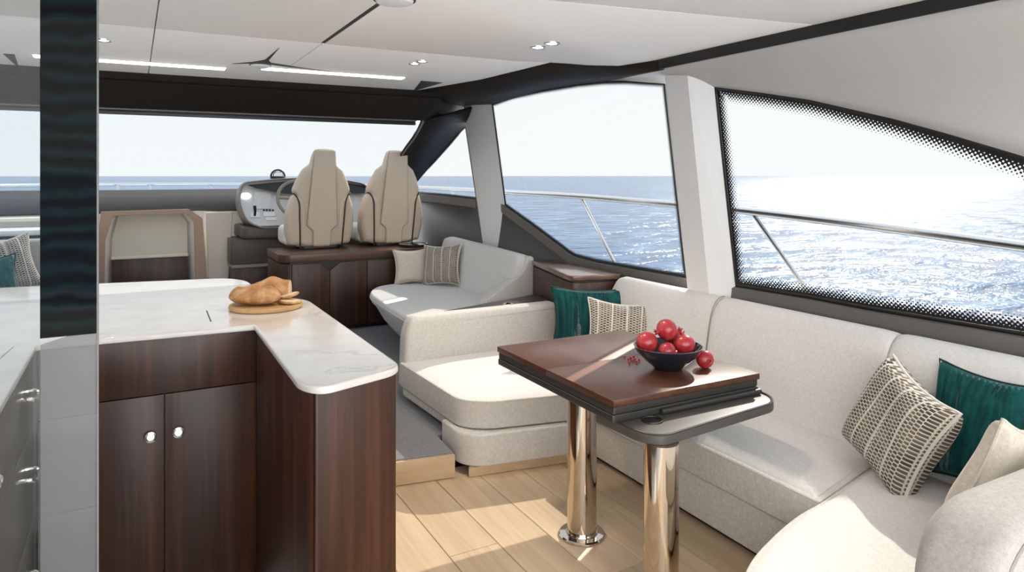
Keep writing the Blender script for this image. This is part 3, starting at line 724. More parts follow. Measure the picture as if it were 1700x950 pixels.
def ins(poly, w):
    P = [Vector(p[:2]) for p in poly]; n = len(P); ar = sum(P[i].x*P[(i+1) % n].y-P[(i+1) % n].x*P[i].y for i in range(n)); sg = 1 if ar > 0 else -1; out = []
    for i in range(n):
        e1 = P[i]-P[i-1]; e2 = P[(i+1) % n]-P[i]
        e1 = e1.normalized() if e1.length > 1e-6 else e2.normalized(); e2 = e2.normalized() if e2.length > 1e-6 else e1
        m_ = Vector((-e1.y, e1.x))+Vector((-e2.y, e2.x)); m_ = m_.normalized() if m_.length > 1e-6 else Vector((-e1.y, e1.x)); out.append(P[i]+m_*sg*w)
    return out
seat(rnd([(1.525, 4.35), (1.555, 3.47), (1.67, 3.36), (2.25, 3.24), (2.80, 3.25), (2.86, 3.93), (2.655, 4.0), (2.70, 4.35)], [.03, .15, .13, .02, .02, .02, .02, .02], 8), True)
seat(rnd([(2.252, 1.735), (2.252, 3.235), (2.90, 3.235), (2.90, 1.90), (2.72, 1.845)], [.02, .02, .02, .02, .02]), True)
seat(rnd([(2.246, 1.728), (2.715, 1.838), (2.90, 1.89), (2.92, 1.06), (1.62, 1.06), (1.62, 1.52), (1.76, 1.595), (1.98, 1.672), (2.12, 1.71)], [.02, .02, .02, .02, .06, .06, .08, .12, .08], 6), True)
# backrest along the wall: profile in (x, z), three cushions with soft ends
prof = [(2.80, .33), (2.835, .44), (2.865, .60), (2.89, .74), (2.915, .83), (2.955, .885), (3.0, .902), (3.035, .885), (3.05, .84), (3.05, .33)]
prof = [(p.x, p.y) for p in smoothc([V3(x, z, 0) for x, z in prof], 3)]
def backseg(y0, y1, e0, e1, mat=M['linen_pale']):
    rings = []; cxp, czp = 2.96, .58
    ys = [(y0, 1-.5*e0), (y0+.012, 1-.22*e0), (y0+.035, 1-.06*e0), (y0+.08, 1)]+[(y0+.08+(y1-y0-.16)*i/8, 1) for i in range(1, 8)]+[(y1-.08, 1), (y1-.035, 1-.06*e1), (y1-.012, 1-.22*e1), (y1, 1-.5*e1)]
    for y, k in ys: rings.append([V3(cxp+(x-cxp)*k, y, max(.30, czp+(z-czp)*k)) for x, z in prof])
    return loft('backrest', rings, mat, sofa, smooth=70)
backseg(2.955, 3.93, .10, .6)
backseg(1.90, 2.95, .10, .10)
backseg(.95, 1.895, .10, .1)
tube('seam', [V3(x-.001, 2.952, z) for x, z in prof[3:20]], .003, M['seam'], sofa, n=6)
# forward low back panel
fp = rnd([(1.545, .225), (1.555, .56), (1.60, .672), (2.725, .672), (2.725, .225)], [0, .10, .10, .03, 0], 8)
prism('backrest', fp, 4.30, 4.44, M['linen'], sofa, bev=.035, seg=5, axis='Y')
# aft backrest (foreground right): rounded slab
ab = rnd([(1.715, .23), (1.715, .772), (2.95, .772), (2.95, .23)], [0, .24, .03, 0], 10)
prism('backrest', ab, .86, 1.075, M['linen_grey_shade'], sofa, bev=.06, seg=6, axis='Y')
sm = rnd([(1.745, .25), (1.745, .742), (2.93, .742), (2.93, .25)], [0, .22, .03, 0], 10)
tube('piping', [V3(p[0], .866, p[1]) for p in sm[1:-1]], .0045, M['seam'], sofa, n=6)

# ================================================================== CUSHIONS
def pillow(label, c, w, h, T, nrm, roll, mat, pipe, group=None, pinch=.15, name='throw_cushion', uvrot=False):
    c = Vector(c); n = Vector(nrm).normalized(); right = Vector((0, 0, 1)).cross(n).normalized(); up = n.cross(right)
    cr, sr = math.cos(roll), math.sin(roll); right, up = right*cr+up*sr, up*cr-right*sr
    G = 22; vs = []; uv = []; fs = []
    rng = random.Random(hash(label) & 0xffff)
    ph = [rng.uniform(0, 6.28) for _ in range(6)]
    def P(s, t, sd):
        ex = 1-pinch*(1-t*t)**1.0*abs(s)**3; ey = 1-pinch*(1-s*s)**1.0*abs(t)**3
        k = max(0, (1-s**4))**.5*max(0, (1-t**4))**.5
        th = T/2*(k**.75)*(1+.10*math.sin(3*s+ph[0])*math.cos(2.5*t+ph[1]))
        wr = .006*math.sin(9*s+4*t+ph[2])*(abs(s)**2+abs(t)**2)*.5*k
        return c+right*(s*w/2*ex)+up*(t*h/2*ey)+n*(sd*th+wr)
    for sd in (1, -1):
        b0 = len(vs)
        for j in range(G+1):
            for i in range(G+1):
                s = -1+2*i/G; t = -1+2*j/G; s = math.sin(s*math.pi/2)*.35+s*.65; t = math.sin(t*math.pi/2)*.35+t*.65
                vs.append(P(s, t, sd)); uv.append(((s+1)/2, (t+1)/2) if not uvrot else ((t+1)/2, (s+1)/2))
        for j in range(G):
            for i in range(G):
                q = [b0+j*(G+1)+i, b0+j*(G+1)+i+1, b0+(j+1)*(G+1)+i+1, b0+(j+1)*(G+1)+i]; fs.append(q if sd > 0 else q[::-1])
    lo = min(v.z for v in vs)
    t_ = thing(name, label, 'cushion', (c.x, c.y, lo), group)
    o = build('cover', vs, fs, mat, t_, smooth=80, uv=uv)
    rim = [P(-1+2*i/20, -1, 0) for i in range(20)]+[P(1, -1+2*i/20, 0) for i in range(20)]+[P(1-2*i/20, 1, 0) for i in range(20)]+[P(-1, 1-2*i/20, 0) for i in range(20)]
    tube('piping', rim, .007, pipe, t_, n=7, closed=True)
    return t_
GC = 'throw cushions on the sofas'
pillow('teal velvet cushion leaning in the far corner of the wraparound sofa', (2.73, 3.88, .635), .57, .42, .15, (-.38, -.88, .28), -.03, M['teal'], M['tealpipe'], GC)
pillow('ivory and charcoal woven cushion behind the table, before a teal cushion', (2.75, 3.60, .585), .44, .42, .14, (-.5, -.86, .33), -.10, M['woven'], M['ivory'], GC)
pillow('large woven ivory and charcoal cushion at right, tipped on one corner', (2.66, 1.69, .605), .43, .42, .20, (-.75, .29, .32), -.26, M['woven'], M['ivory'], GC)
pillow('teal velvet cushion at the right edge behind a woven cushion', (2.84, 1.45, .63), .46, .45, .16, (-.95, .05, .33), .0, M['teal'], M['tealpipe'], GC)
pillow('plain cream cushion at right edge peeking over grey backrest', (2.50, 1.23, .605), .42, .40, .13, (.02, 1, .30), .30, M['cushion_cream'], M['cushion_cream'], GC)

# ================================================================== TABLE
tb = thing('dining_table', 'walnut folding dining table with dark tray on two steel columns', 'table', (2.0, 2.5, 0))
TX0, TX1, TY0, TY1 = 1.628, 2.425, 2.170, 3.150
ym = PZ(909, 612.6, .73).y
for nm, y0, y1 in (('table_leaf', TY0, ym-.001), ('table_leaf', ym+.001, TY1)):
    o = box(nm, (TX0, y0, .703), (TX1, y1, .730), M['walnut_table'], tb, bev=.0025)
for z0, z1, i_ in ((.672, .701, .004), (.640, .6705, .0)):
    prism('under_leaf', rnd([(TX0+i_, TY0+.006), (TX1-i_, TY0+.006), (TX1-i_, TY1-.006), (TX0+i_, TY1-.006)], .01), z0, z1, M['tray'], tb, bev=.004)
tray = rnd([(TX0+.01, 2.30), (1.655, 2.05), (1.705, 1.975), (2.375, 2.045), (2.445, 2.12), (2.445, 2.24), (2.40, 2.30)], [0, .06, .07, .07, .05, .03, 0], 7)
to = prism('serving_tray', tray, .605, .639, M['tray_sheen'], tb, bev=.003)
ti = ins(tray, .016)
tube('tray_rim', [V3(p[0], p[1], .640) for p in ins(tray, .007)], .006, M['tray'], to, n=6, closed=True)
cp = PZ(1083, 698, .64)
lathe('cup_holder', [(.036, .001), (.037, .004), (.042, .004), (.044, 0), (.044, -.002)], (cp.x, cp.y, .640), M['black'], to, n=28)
lathe('cup_well', [(.0, .0012), (.036, .0012), (.037, -.001)], (cp.x, cp.y, .640), M['black'], to, n=28)
tube('tray_handle', [V3(1.86, 2.165, .652), V3(2.42, 2.165, .652)], .012, M['tray'], to, n=10)
for (x, y) in ((1.754, 2.572), (1.735, 2.02)):
    zt = .640 if y > 2.1 else .605
    lg = lathe('column', [(.0655, .018), (.0655, zt)], (x, y, 0), M['column'], tb, n=48)
    lathe('floor_flange', [(.104, .001), (.104, .008), (.098, .014), (.072, .016), (.070, .020), (.0657, .020)], (x, y, 0), M['column'], lg, n=48)

# bowl of pomegranates
bw_ = PZ(1109, 612, .73); bz = .7305
bo = lathe('fruit_bowl', [(0, .004), (.055, .0), (.062, .002), (.070, .012), (.105, .040), (.140, .076), (.153, .100), (.155, .104), (.150, .105), (.135, .082), (.100, .052), (.06, .024), (0, .016)], (bw_.x, bw_.y, bz), M['bowl'], n=48)
tag(bo, 'glossy black bowl heaped with pomegranates on the table', 'bowl')
def pomegranate(label, c, r, axis, group):
    t = thing('pomegranate', label, 'fruit', c+V3(0, 0, -r), group)
    A = Vector(axis).normalized(); Q = A.to_track_quat('Z', 'Y').to_matrix()
    prof_ = []
    for i in range(15):
        a = -math.pi/2+math.pi*i/14; prof_.append((max(0, r*math.cos(a)*(1+.02*math.sin(3*a))), r*.94*math.sin(a)))
    sk = lathe('skin', prof_[:-1]+[(r*.12, r*.95)], c, M['pom'], t, n=24, M=Q)
    # hexagonal body lobes
    vs = []; fs = []; n_ = 12
    for j, (rr, zz) in enumerate([(.20*r, .90*r), (.17*r, 1.02*r), (.25*r, 1.20*r)]):
        for i in range(n_):
            a = 2*math.pi*i/n_; k = (1.25 if i % 2 == 0 else .55) if j == 2 else 1; q = Q @ V3(rr*math.cos(a)*(1.1 if i % 2 == 0 else .9), rr*math.sin(a)*(1.1 if i % 2 == 0 else .9), zz+(.08*r if (j == 2 and i % 2 == 0) else (-.10*r if j == 2 else 0))); vs.append(c+q)
    for j in range(2):
        for i in range(n_): fs.append([j*n_+i, j*n_+(i+1) % n_, (j+1)*n_+(i+1) % n_, (j+1)*n_+i])
    build('crown', vs, fs, M['pom'], t, thick=.002, off=0)
    return t
GP = 'pomegranates in the bowl'
def pb(dr, df, z): p = bw_+ux*dr+uy*df; return V3(p.x, p.y, z)
pomegranate('pomegranate at the left side of the bowl heap', pb(-.096, .0, .848), .049, ux*.5+V3(0, 0, -.3)+uy*.8, GP)
pomegranate('topmost pomegranate crowning the bowl heap', pb(.0, .027, .900), .0485, ux*-.95+V3(0, 0, -.15)-uy*.3, GP)
pomegranate('pomegranate at right of the bowl heap with crown up', pb(.072, -.005, .838), .049, ux*-.1+V3(0, 0, .9)+uy*.35, GP)
pomegranate('small front pomegranate low in the middle of the bowl', pb(-.018, -.062, .822), .041, ux*.75-uy*.6+V3(0, 0, -.1), GP)
pomegranate('pomegranate half hidden at the back of the bowl heap', pb(.055, .085, .845), .044, ux*.4+V3(0, 0, .9), GP)
pl = PZ(1170, 611, .73); pomegranate('single small pomegranate lying on the table beside the bowl', V3(pl.x, pl.y, .73+.0385), .040, ux*.2-uy*.9+V3(0, 0, .05), None)
for i, (u, v) in enumerate([(1037, 594), (1043, 599), (1047, 597), (1050, 601), (1054, 599), (1057, 603), (1045, 604), (1061, 600), (1052, 595)]):
    p = PZ(u, v, .73); rs = .0055+.001*(i % 3)
    o = lathe('pomegranate_seed', [(0, 0), (rs*.6, rs*.25), (rs*.85, rs*.9), (rs*.5, rs*1.6), (0, rs*1.8)], (p.x, p.y, .7305), M['seed'], n=8)
    tag(o, 'tiny red pomegranate seed scattered on the table beside the bowl', 'seed', 'loose seeds beside the bowl')

# ================================================================== FORWARD SOFA
fs_ = thing('two_seat_sofa', 'off white boat shaped sofa seat in front of the helm cabinet', 'sofa', (2.3, 5.4, .13))
ZB = .55
# seat tub: plan polygon shrinks towards the floor
top_pl = rnd([(1.76, 4.50), (1.775, 5.2), (1.83, 6.05), (2.05, 6.42), (2.78, 6.42), (2.82, 4.50)], [.06, .3, .25, .2, .03, .03], 7)
rings = []
for t, z in [(0, ZB-.03), (.02, ZB-.06), (.12, .46), (.35, .34), (.65, .23), (.9, .16), (1.0, .135)]:
    rings.append([V3(p.x+(max(0, 2.8-p.x))*.30*t, p.y-(max(0, p.y-5.6))*.35*t, z) for p in top_pl])
loft('seat_shell', rings[::-1], M['linen_pale'], fs_, smooth=70)
o_ = prism('seat_cushion', ins(top_pl, -.004), ZB-.032, ZB+.012, M['linen_pale'], fs_, bev=.022, seg=5, bot=.006)
tube('piping', [V3(p[0], p[1], ZB-.028) for p in ins(top_pl, -.003)], .006, M['linen'], o_, n=6, closed=True)
# backrest, curved along the wall with an arm at the near end
def bprof(xf, zt, th=.17):
    q = [(xf-.02, ZB-.03), (xf+.02, ZB+.12), (xf+.06, zt-.12), (xf+.085, zt-.03), (xf+.12, zt), (xf+th+.02, zt-.01), (xf+th+.05, zt-.06), (xf+th+.05, ZB-.03)]
    return [(p.x, p.y) for p in smoothc([V3(x, z, 0) for x, z in q], 3)]
rings = []
for y, xf, zt in [(5.02, 2.70, .90), (5.05, 2.70, .93), (5.10, 2.70, .945), (5.3, 2.69, .955), (5.7, 2.68, .97), (6.1, 2.67, .98), (6.40, 2.66, .99), (6.48, 2.655, .975), (6.52, 2.66, .93)]:
    rings.append([V3(x, y, z) for x, z in bprof(xf, zt)])
bk = loft('backrest', rings, M['linen_pale'], fs_, smooth=70)
tube('seam', [V3(2.735+.0*y, y, .745) for y in (5.15, 5.4, 5.8, 6.2, 6.45)], .005, M['linen'], bk, n=6)
arm = [(2.42, ZB-.02), (2.44, ZB+.03), (2.56, ZB+.10), (2.72, ZB+.17), (2.80, ZB+.25), (2.82, .93), (2.92, .93), (2.92, ZB-.02)]
prism('arm', rnd([(2.42, ZB-.02), (2.44, ZB+.02), (2.62, ZB+.13), (2.83, .80), (2.86, .93), (2.93, .93), (2.93, ZB-.02)], [0, .03, .1, .08, .03, .03, 0], 5), 5.0, 5.13, M['linen'], fs_, bev=.012, seg=3, axis='Y')
GF = GC
pillow('small plain cream cushion with flange on the helm sofa', (2.36, 6.37, .725), .34, .34, .12, (-.25, -.9, .32), .03, M['cushion_cream'], M['cushion_cream'], GF)
pillow('ivory and charcoal woven cushion next to the small cream cushion on sofa', (2.57, 6.12, .755), .40, .39, .13, (-.80, -.62, .25), .08, M['woven'], M['ivory'], GF)
# dark shelf between the two sofas
sh_ = prism('side_shelf', rnd([(1.90, 4.475), (2.75, 4.46), (2.84, 4.79), (2.66, 4.74), (1.90, 4.50)], [.02, 0, 0, .03, .01]), .632, .655, M['tray'], None, bev=.006)
tag(sh_, 'slim dark shelf wedged between the two off white sofas', 'shelf')
lathe('cup_ring', [(.03, .0), (.034, .004), (.038, .004), (.04, 0)], PZ(843, 505, .655), M['chrome'], sh_, n=24)
# walnut console by the wall
wc = thing('side_console', 'low walnut console with pale top by the window wall', 'cabinet', (2.9, 4.5, .13))
wp = [(2.665, 4.05), (3.04, 3.965), (3.06, 4.96), (2.97, 4.98), (2.895, 4.97)]
prism('console_top', rnd(wp, [.06, .01, 0, 0, .01]), .866, .902, M['walnut_y'], wc, bev=.004)
prism('shadow_gap', ins(rnd(wp, [.06, .01, 0, 0, .01]), .02), .850, .867, M['black'], wc)
prism('body', ins(rnd(wp, [.06, .01, 0, 0, .01]), .006), .135, .851, M['walnut'], wc, bev=.003)

# ================================================================== HELM CABINET, SEATS, CONSOLE
HC = .872
hc = thing('helm_cabinet', 'walnut cabinet behind the helm seats with notched door pulls', 'cabinet', (2.0, 6.85, .13))
HY0 = 6.585; hx0, hx1 = 1.175, 2.66
prism('cabinet_top', rnd([(hx0+.07, HY0-.012), (hx1, HY0-.012), (hx1, 7.30), (hx0, 7.30), (hx0, HY0+.10)], [.03, 0, 0, 0, .03]), HC-.072, HC, M['walnut_h'], hc, bev=.004)
prism('shadow_gap', [(hx0+.09, HY0+.01), (hx1, HY0+.01), (hx1, 7.28), (hx0+.02, 7.28), (hx0+.02, HY0+.11)], HC-.09, HC-.071, M['black'], hc)
prism('carcass', [(hx0+.075, HY0+.012), (hx1, HY0+.012), (hx1, 7.29), (hx0+.005, 7.29), (hx0+.005, HY0+.10)], .165, HC-.089, M['walnut'], hc, bev=.002)
box('plinth', (hx0+.10, HY0+.04, .131), (hx1, 7.2, .166), M['black'], hc, bev=0)
ztop, zbot = HC-.092, .175
xa = PY(484, 500, HY0).x; xb_ = PY(547, 500, HY0).x; xcx = PY(609, 500, HY0).x
prism('door', [(hx0+.082, zbot), (xa-.0045, zbot), (xa-.0045, ztop), (hx0+.082, ztop)], HY0-.008, HY0+.010, M['walnut'], hc, bev=.002, axis='Y')
nw, nh = .10, .075
prism('door', [(xa+.0045, zbot), (xb_-.004, zbot), (xb_-.004, ztop-nh), (xb_-nw, ztop), (xa+.0045, ztop)], HY0-.008, HY0+.010, M['walnut'], hc, bev=.002, axis='Y')
prism('door', [(xb_+.004, zbot), (xcx-.0045, zbot), (xcx-.0045, ztop), (xb_+nw, ztop), (xb_+.004, ztop-nh)], HY0-.008, HY0+.010, M['walnut'], hc, bev=.002, axis='Y')
prism('door', [(xcx+.0045, zbot), (hx1, zbot), (hx1, ztop), (xcx+.0045, ztop)], HY0-.008, HY0+.010, M['walnut'], hc, bev=.002, axis='Y')
prism('pull_recess', [(xb_-nw-.004, ztop+.002), (xb_+nw+.004, ztop+.002), (xb_, ztop-nh-.012)], HY0+.0105, HY0+.0118, M['black'], hc, axis='Y')
p = PZ(700, 408, HC)
ht = lathe('round_tray', [(0, .004), (.13, .0), (.145, .006), (.15, .022), (.146, .024), (.138, .010), (0, .008)], (2.55, 6.82, HC), M['tray'], n=36)
tag(ht, 'round dark tray with bright rim on the helm cabinet', 'tray')
lathe('rim', [(.147, .022), (.151, .025), (.147, .028), (.143, .025), (.147, .022)], (2.55, 6.82, HC), M['chrome'], ht, n=36)
def helm_seat(xc, label):
    y0 = 6.98
    t = thing('pilot_chair', label, 'chair', (xc, y0+.2, .13), 'two helm chairs')
    def prof_y(z):   # back leans slightly
        return y0+(z-.9)*.06
    def lean(v): return V3(xc+v.x, v.y-(v.z-.9)*.15+abs(v.x)**2*.55, v.z)
    up = [(0, 1.845), (.06, 1.843), (.098, 1.825), (.112, 1.78), (.125, 1.715), (.19, 1.665), (.245, 1.56), (.278, 1.475), (.280, 1.445), (.266, 1.42), (.255, 1.38), (.245, 1.25), (.235, .90), (0, .885)]
    body = rnd(up+[(-x, z) for x, z in up[::-1] if x > 0], .02, 3)
    prism('back_shell', body, y0, y0+.15, M['leather'], t, bev=.045, seg=5, axis='Y', fn=lean)
    # raised centre spine running up into the headrest
    cp_ = [(-.098, 1.852), (.098, 1.852), (.112, 1.66), (.135, 1.30), (.150, 1.11), (.09, 1.055), (.085, .90), (-.085, .90), (-.09, 1.055), (-.150, 1.11), (-.135, 1.30), (-.112, 1.66)]
    prism('spine_panel', rnd(cp_, [.03, .03, .05, .05, .015, .015, .02, .02, .015, .015, .05, .05], 4), y0-.018, y0+.05, M['leather'], t, bev=.014, seg=4, axis='Y', fn=lean)
    seam = rnd(cp_, [.03, .03, .05, .05, .015, .015, .02, .02, .015, .015, .05, .05], 4)
    tube('spine_seam', [lean(V3(p.x*1.02, y0-.002, p.y)) for p in seam], .0028, M['tan'], t, n=5, closed=True)
    for sx in (-1, 1):
        bo_ = [(.15, .905), (.300, .915), (.330, 1.05), (.332, 1.20), (.305, 1.33), (.275, 1.405), (.235, 1.415), (.17, 1.36), (.15, 1.20)]
        prism('bolster', rnd([(x*sx, z) for x, z in bo_], .03, 4), y0-.008, y0+.20, M['leather'], t, bev=.04, seg=5, axis='Y', fn=lean)
        tube('piping', smoothc([lean(V3(x*sx, y0-.006+q, z)) for x, z, q in [(.206, .885, -.004), (.212, 1.05, -.008), (.220, 1.20, -.008), (.224, 1.31, -.006), (.240, 1.375, .0), (.268, 1.42, .012), (.285, 1.425, .04)]], 4), .0075, M['pipe'], t, n=7)
    hr = prism('headrest', rnd([(-.104, 1.60), (.104, 1.60), (.112, 1.74), (.085, 1.865), (-.085, 1.865), (-.112, 1.74)], .05, 5), y0+.012, y0+.17, M['leather'], t, bev=.045, seg=5, axis='Y', fn=lean)
    prism('seat_cushion', rnd([(xc-.33, y0+.16), (xc+.33, y0+.16), (xc+.32, y0+.62), (xc-.32, y0+.62)], .08, 5), .90, 1.09, M['leather_light'], t, bev=.05, seg=5)
    prism('pedestal', rnd([(xc-.19, y0+.02), (xc+.19, y0+.02), (xc+.19, y0+.30), (xc-.19, y0+.30)], .05, 5), HC+.001, .905, M['black'], t, bev=.004)
    return t
helm_seat(PY(534, 380, 6.98).x+.0, 'left cream leather helm chair in front of the steering wheel')
helm_seat(PY(653.5, 380, 6.98).x+.0, 'right cream leather helm chair beside the windscreen pillar')

# helm console pod
hp_ = thing('helm_console', 'taupe helm console pod with instrument panel and steering wheel', 'console', (1.75, 8.4, .13))
YP = 8.15
ring_o = rnd([(1.0, 1.30), (1.045, 1.53), (1.55, 1.578), (2.1, 1.575), (2.50, 1.50), (2.56, 1.30), (2.45, 1.02), (1.22, 1.02), (1.06, 1.10)], [.08, .10, .3, .3, .1, .08, .1, .08, .08], 6)
def pod(p, sc, dy, dz=0): 
    cx_, cz_ = 1.78, 1.30
    return [V3(cx_+(q.x-cx_)*sc, YP+dy+(q.y-1.3)*.45, cz_+(q.y-cz_)*sc+dz) for q in p]
pod_r = [pod(ring_o, .955, .06), pod(ring_o, .965, .0), pod(ring_o, .985, -.02), pod(ring_o, 1.0, -.005), pod(ring_o, 1.005, .05), pod(ring_o, .99, .30, -.03), pod(ring_o, .93, .50, -.08)]
loft('pod_frame', pod_r, M['taupe'], hp_, smooth=60, caps=False)
inner = pod(ring_o, .957, .055)
build('instrument_panel', inner, [list(range(len(inner)))], M['screen'], hp_, smooth=0, thick=.01, off=1)
vis = [V3(1.12, YP+.105, 1.495), V3(1.55, YP+.115, 1.535), V3(2.1, YP+.115, 1.535), V3(2.46, YP+.10, 1.475), V3(2.44, YP+.035, 1.39), V3(1.5, YP+.035, 1.40), V3(1.20, YP+.075, 1.465)]
build('visor_recess', vis, [list(range(len(vis)))], M['black'], hp_, smooth=0, thick=.006, off=0)
prism('underbody', rnd([(1.04, 8.03), (2.5, 8.03), (2.5, 8.72), (1.02, 8.72)], .1), .905, 1.045, M['taupe_dark'], hp_, bev=.03, seg=5)
def pnl(u, v, lift=.0):
    # point on the tilted instrument plane y = YP+.05+(z-1.3)*.45
    r_ = ray(u, v); t_ = (YP+.05-lift+(H-1.3)*.45)/(r_.y-.45*r_.z); return CAMP+r_*t_
def plate(nm, quad, mat, th=.008):
    vs = [pnl(u, v, .004) for u, v in quad]; return build(nm, vs, [[0, 1, 2, 3]], mat, hp_, smooth=0, thick=th, off=0)
plate('display', [(422, 319), (450, 319), (450, 347), (420, 347)], M['screen'])
plate('button_panel', [(436, 352), (456, 352), (457, 359), (438, 359)], M['white'])
plate('button_panel', [(441, 361), (459, 361), (459, 366), (442, 366)], M['white'])
for i in range(4):
    q = pnl(438+i*5, 349.3, .006); lathe('button', [(0, .006), (.011, .006), (.012, 0)], q, M['black'], hp_, n=10, M=Matrix.Rotation(math.pi/2*.75, 3, 'X'))
q = pnl(408, 325.5, .005); lathe('round_display', [(0, .006), (.045, .006), (.05, 0)], q, M['lcd'], hp_, n=24, M=Matrix.Rotation(math.pi/2*.73, 3, 'X') @ Matrix.Diagonal((1.15, .8, 1)))
tp = plate('throttle_plate', [(415, 352), (430, 352), (432, 361), (416, 361)], M['white'], .012)
q = pnl(423, 358, .01); tube('throttle_lever', [q, q+V3(0, -.03, .05), q+V3(-.005, -.03, .11)], [.012, .014, .017], M['black'], hp_, n=8)
# wheel
wcn = V3(1.60, 7.86, 1.345); Qw = Matrix.Rotation(math.radians(62), 3, 'X')
sw = tube('steering_wheel', [wcn+Qw @ V3(.225*math.cos(a), .225*math.sin(a), 0) for a in [2*math.pi*i/40 for i in range(40)]], .019, M['taupe'], hp_, n=8, closed=True)
lathe('wheel_hub', [(0, .03), (.05, .025), (.065, 0), (.05, -.05), (.04, -.12)], wcn, M['taupe'], sw, n=20, M=Qw)
for a in (math.pi*.97, math.pi*.03, math.pi*1.5):
    tube('spoke', [wcn, wcn+Qw @ V3(.22*math.cos(a), .22*math.sin(a), 0)], .016, M['taupe'], sw, n=6)
lathe('steering_column', [(.035, 0), (.06, -.12), (.07, -.30)], wcn, M['taupe'], hp_, n=16, M=Qw)
# base below the helm
hb = thing('helm_cupboard', 'dark taupe helm base with walnut kick panel under console', 'cabinet', (1.6, 8.5, .13))
prism('upper_block', rnd([(.93, 8.16), (2.6, 8.16), (2.6, 8.6), (.93, 8.6)], .05), .622, .903, M['taupe_dark'], hb, bev=.012)
box('ledge', (.93, 8.0, .60), (2.6, 8.6, .622), M['taupe'], hb, bev=.006)
box('kick_panel', (.95, 8.06, .131), (2.6, 8.6, .60), M['walnut'], hb, bev=.003)
prism('side_cheek', [(.74, .14), (.93, .14), (.99, 1.19), (.70, 1.19)], 8.45, 8.56, M['cream'], hb, bev=.012, axis='Y')
# compass
cq = PY(461, 293, 8.45); cmp_ = thing('compass', 'small black dome compass on top of the helm console', 'compass', (cq.x, 8.45, 1.56))
cz = 1.565
lathe('base', [(.0, 0), (.085, 0), (.085, .02), (.07, .032), (0, .032)], (cq.x, 8.45, cz), M['black'], cmp_, n=28)
lathe('dome', [(.062, .032), (.056, .06), (.035, .082), (0, .09)], (cq.x, 8.45, cz), M['chrome'], cmp_, n=24)
tube('hood', [V3(cq.x+.078*math.cos(a), 8.45-.01, cz+.025+.078*math.sin(a)) for a in [math.pi*i/14 for i in range(15)]], .011, M['black'], cmp_, n=7)

# companionway opening, port of the helm
cw = thing('companionway', 'cream lined companionway opening with tan leather frame', 'companionway', (.15, 8.5, .13))
YCW = 8.40
fo = [(-.40, .14), (-.335, .93), (-.30, 1.225), (.53, 1.235), (.67, 1.13), (.73, .14)]
fi = [(-.275, .14), (-.262, .92), (-.19, 1.185), (.50, 1.19), (.585, 1.09), (.615, .14)]
vs = []; 
for y in (YCW, YCW+.05):
    vs += [V3(x, y, z) for x, z in fo]+[V3(x, y, z) for x, z in fi]
fs2 = []
for i in range(5):
    fs2 += [[i, i+1, 6+i+1, 6+i], [12+i, 12+i+1, 18+i+1, 18+i], [i, i+1, 12+i+1, 12+i], [6+i, 6+i+1, 18+i+1, 18+i]]
fs2 += [[0, 6, 18, 12], [5, 11, 23, 17]]
build('frame', vs, fs2, M['tan'], cw, smooth=0)
di = .20
back = [V3(x*.86+.02, YCW+di, z) for x, z in fi]
strip('inner_lining', [V3(x, YCW+.045, z) for x, z in fi], back, M['leather_light'], cw, smooth=25, thick=.015, off=0)
lz = .72
build('back_panel', [V3(-.225, YCW+di-.01, lz), V3(.53, YCW+di-.01, lz), V3(.53, YCW+di-.01, 1.20), V3(-.225, YCW+di-.01, 1.20)], [[0, 1, 2, 3]], M['rib'], cw, smooth=0, thick=.02, off=0)
box('back_sill', (-.23, YCW+di-.03, lz-.02), (.54, YCW+di+.0, lz+.012), M['leather_light'], cw, bev=.005)
box('stair_well', (-.3, YCW+di-.005, .14), (.6, YCW+di+.02, lz-.02), M['walnut'], cw, bev=.002)
for i in range(2): box('stair_tread', (-.25, YCW+.06+.13*i, .14), (.58, YCW+.18+.13*i, .17+.12*i), M['walnut_h'], cw, bev=.004)
# port side lounge seen through the glass door
ps = thing('port_sofa', 'pale sofa on the left side seen through the glass door', 'sofa', (-1.2, 6.4, .13))
prism('backrest', rnd([(-2.4, .5), (-.55, .5), (-.55, 1.105), (-2.4, 1.105)], [.02, .02, .05, .05]), 6.45, 6.65, M['linen_grey_shade'], ps, bev=.04, axis='Y')
prism('seat', rnd([(-2.4, 5.75), (-.55, 5.75), (-.55, 6.44), (-2.4, 6.44)], .06), .15, .58, M['linen_grey_shade'], ps, bev=.03)
c0 = PY(2, 432, 6.2); pillow('woven cushion on the left sofa behind the glass door', (c0.x, 6.25, .93), .44, .42, .14, (.35, -.9, .2), .2, M['woven'], M['ivory'], GC)
c0 = PY(-4, 452, 6.05); pillow('teal cushion at the far left behind the glass door', (c0.x-.08, 6.05, .82), .44, .40, .14, (.35, -.9, .2), .1, M['teal'], M['tealpipe'], GC)
sb = thing('port_sideboard', 'dark sideboard with white ledge at far left under windscreen', 'cabinet', (-1.6, 7.9, .13))
box('body', (-2.6, 7.7, .131), (-.55, 8.3, 1.05), M['bowl'], sb, bev=.01)
box('ledge', (-2.6, 7.62, 1.055), (-.52, 8.3, 1.11), M['white'], sb, bev=.02)
box('upper_trim', (-2.6, 8.05, 1.16), (-.5, 8.3, 1.195), M['leather_light'], sb, bev=.01)

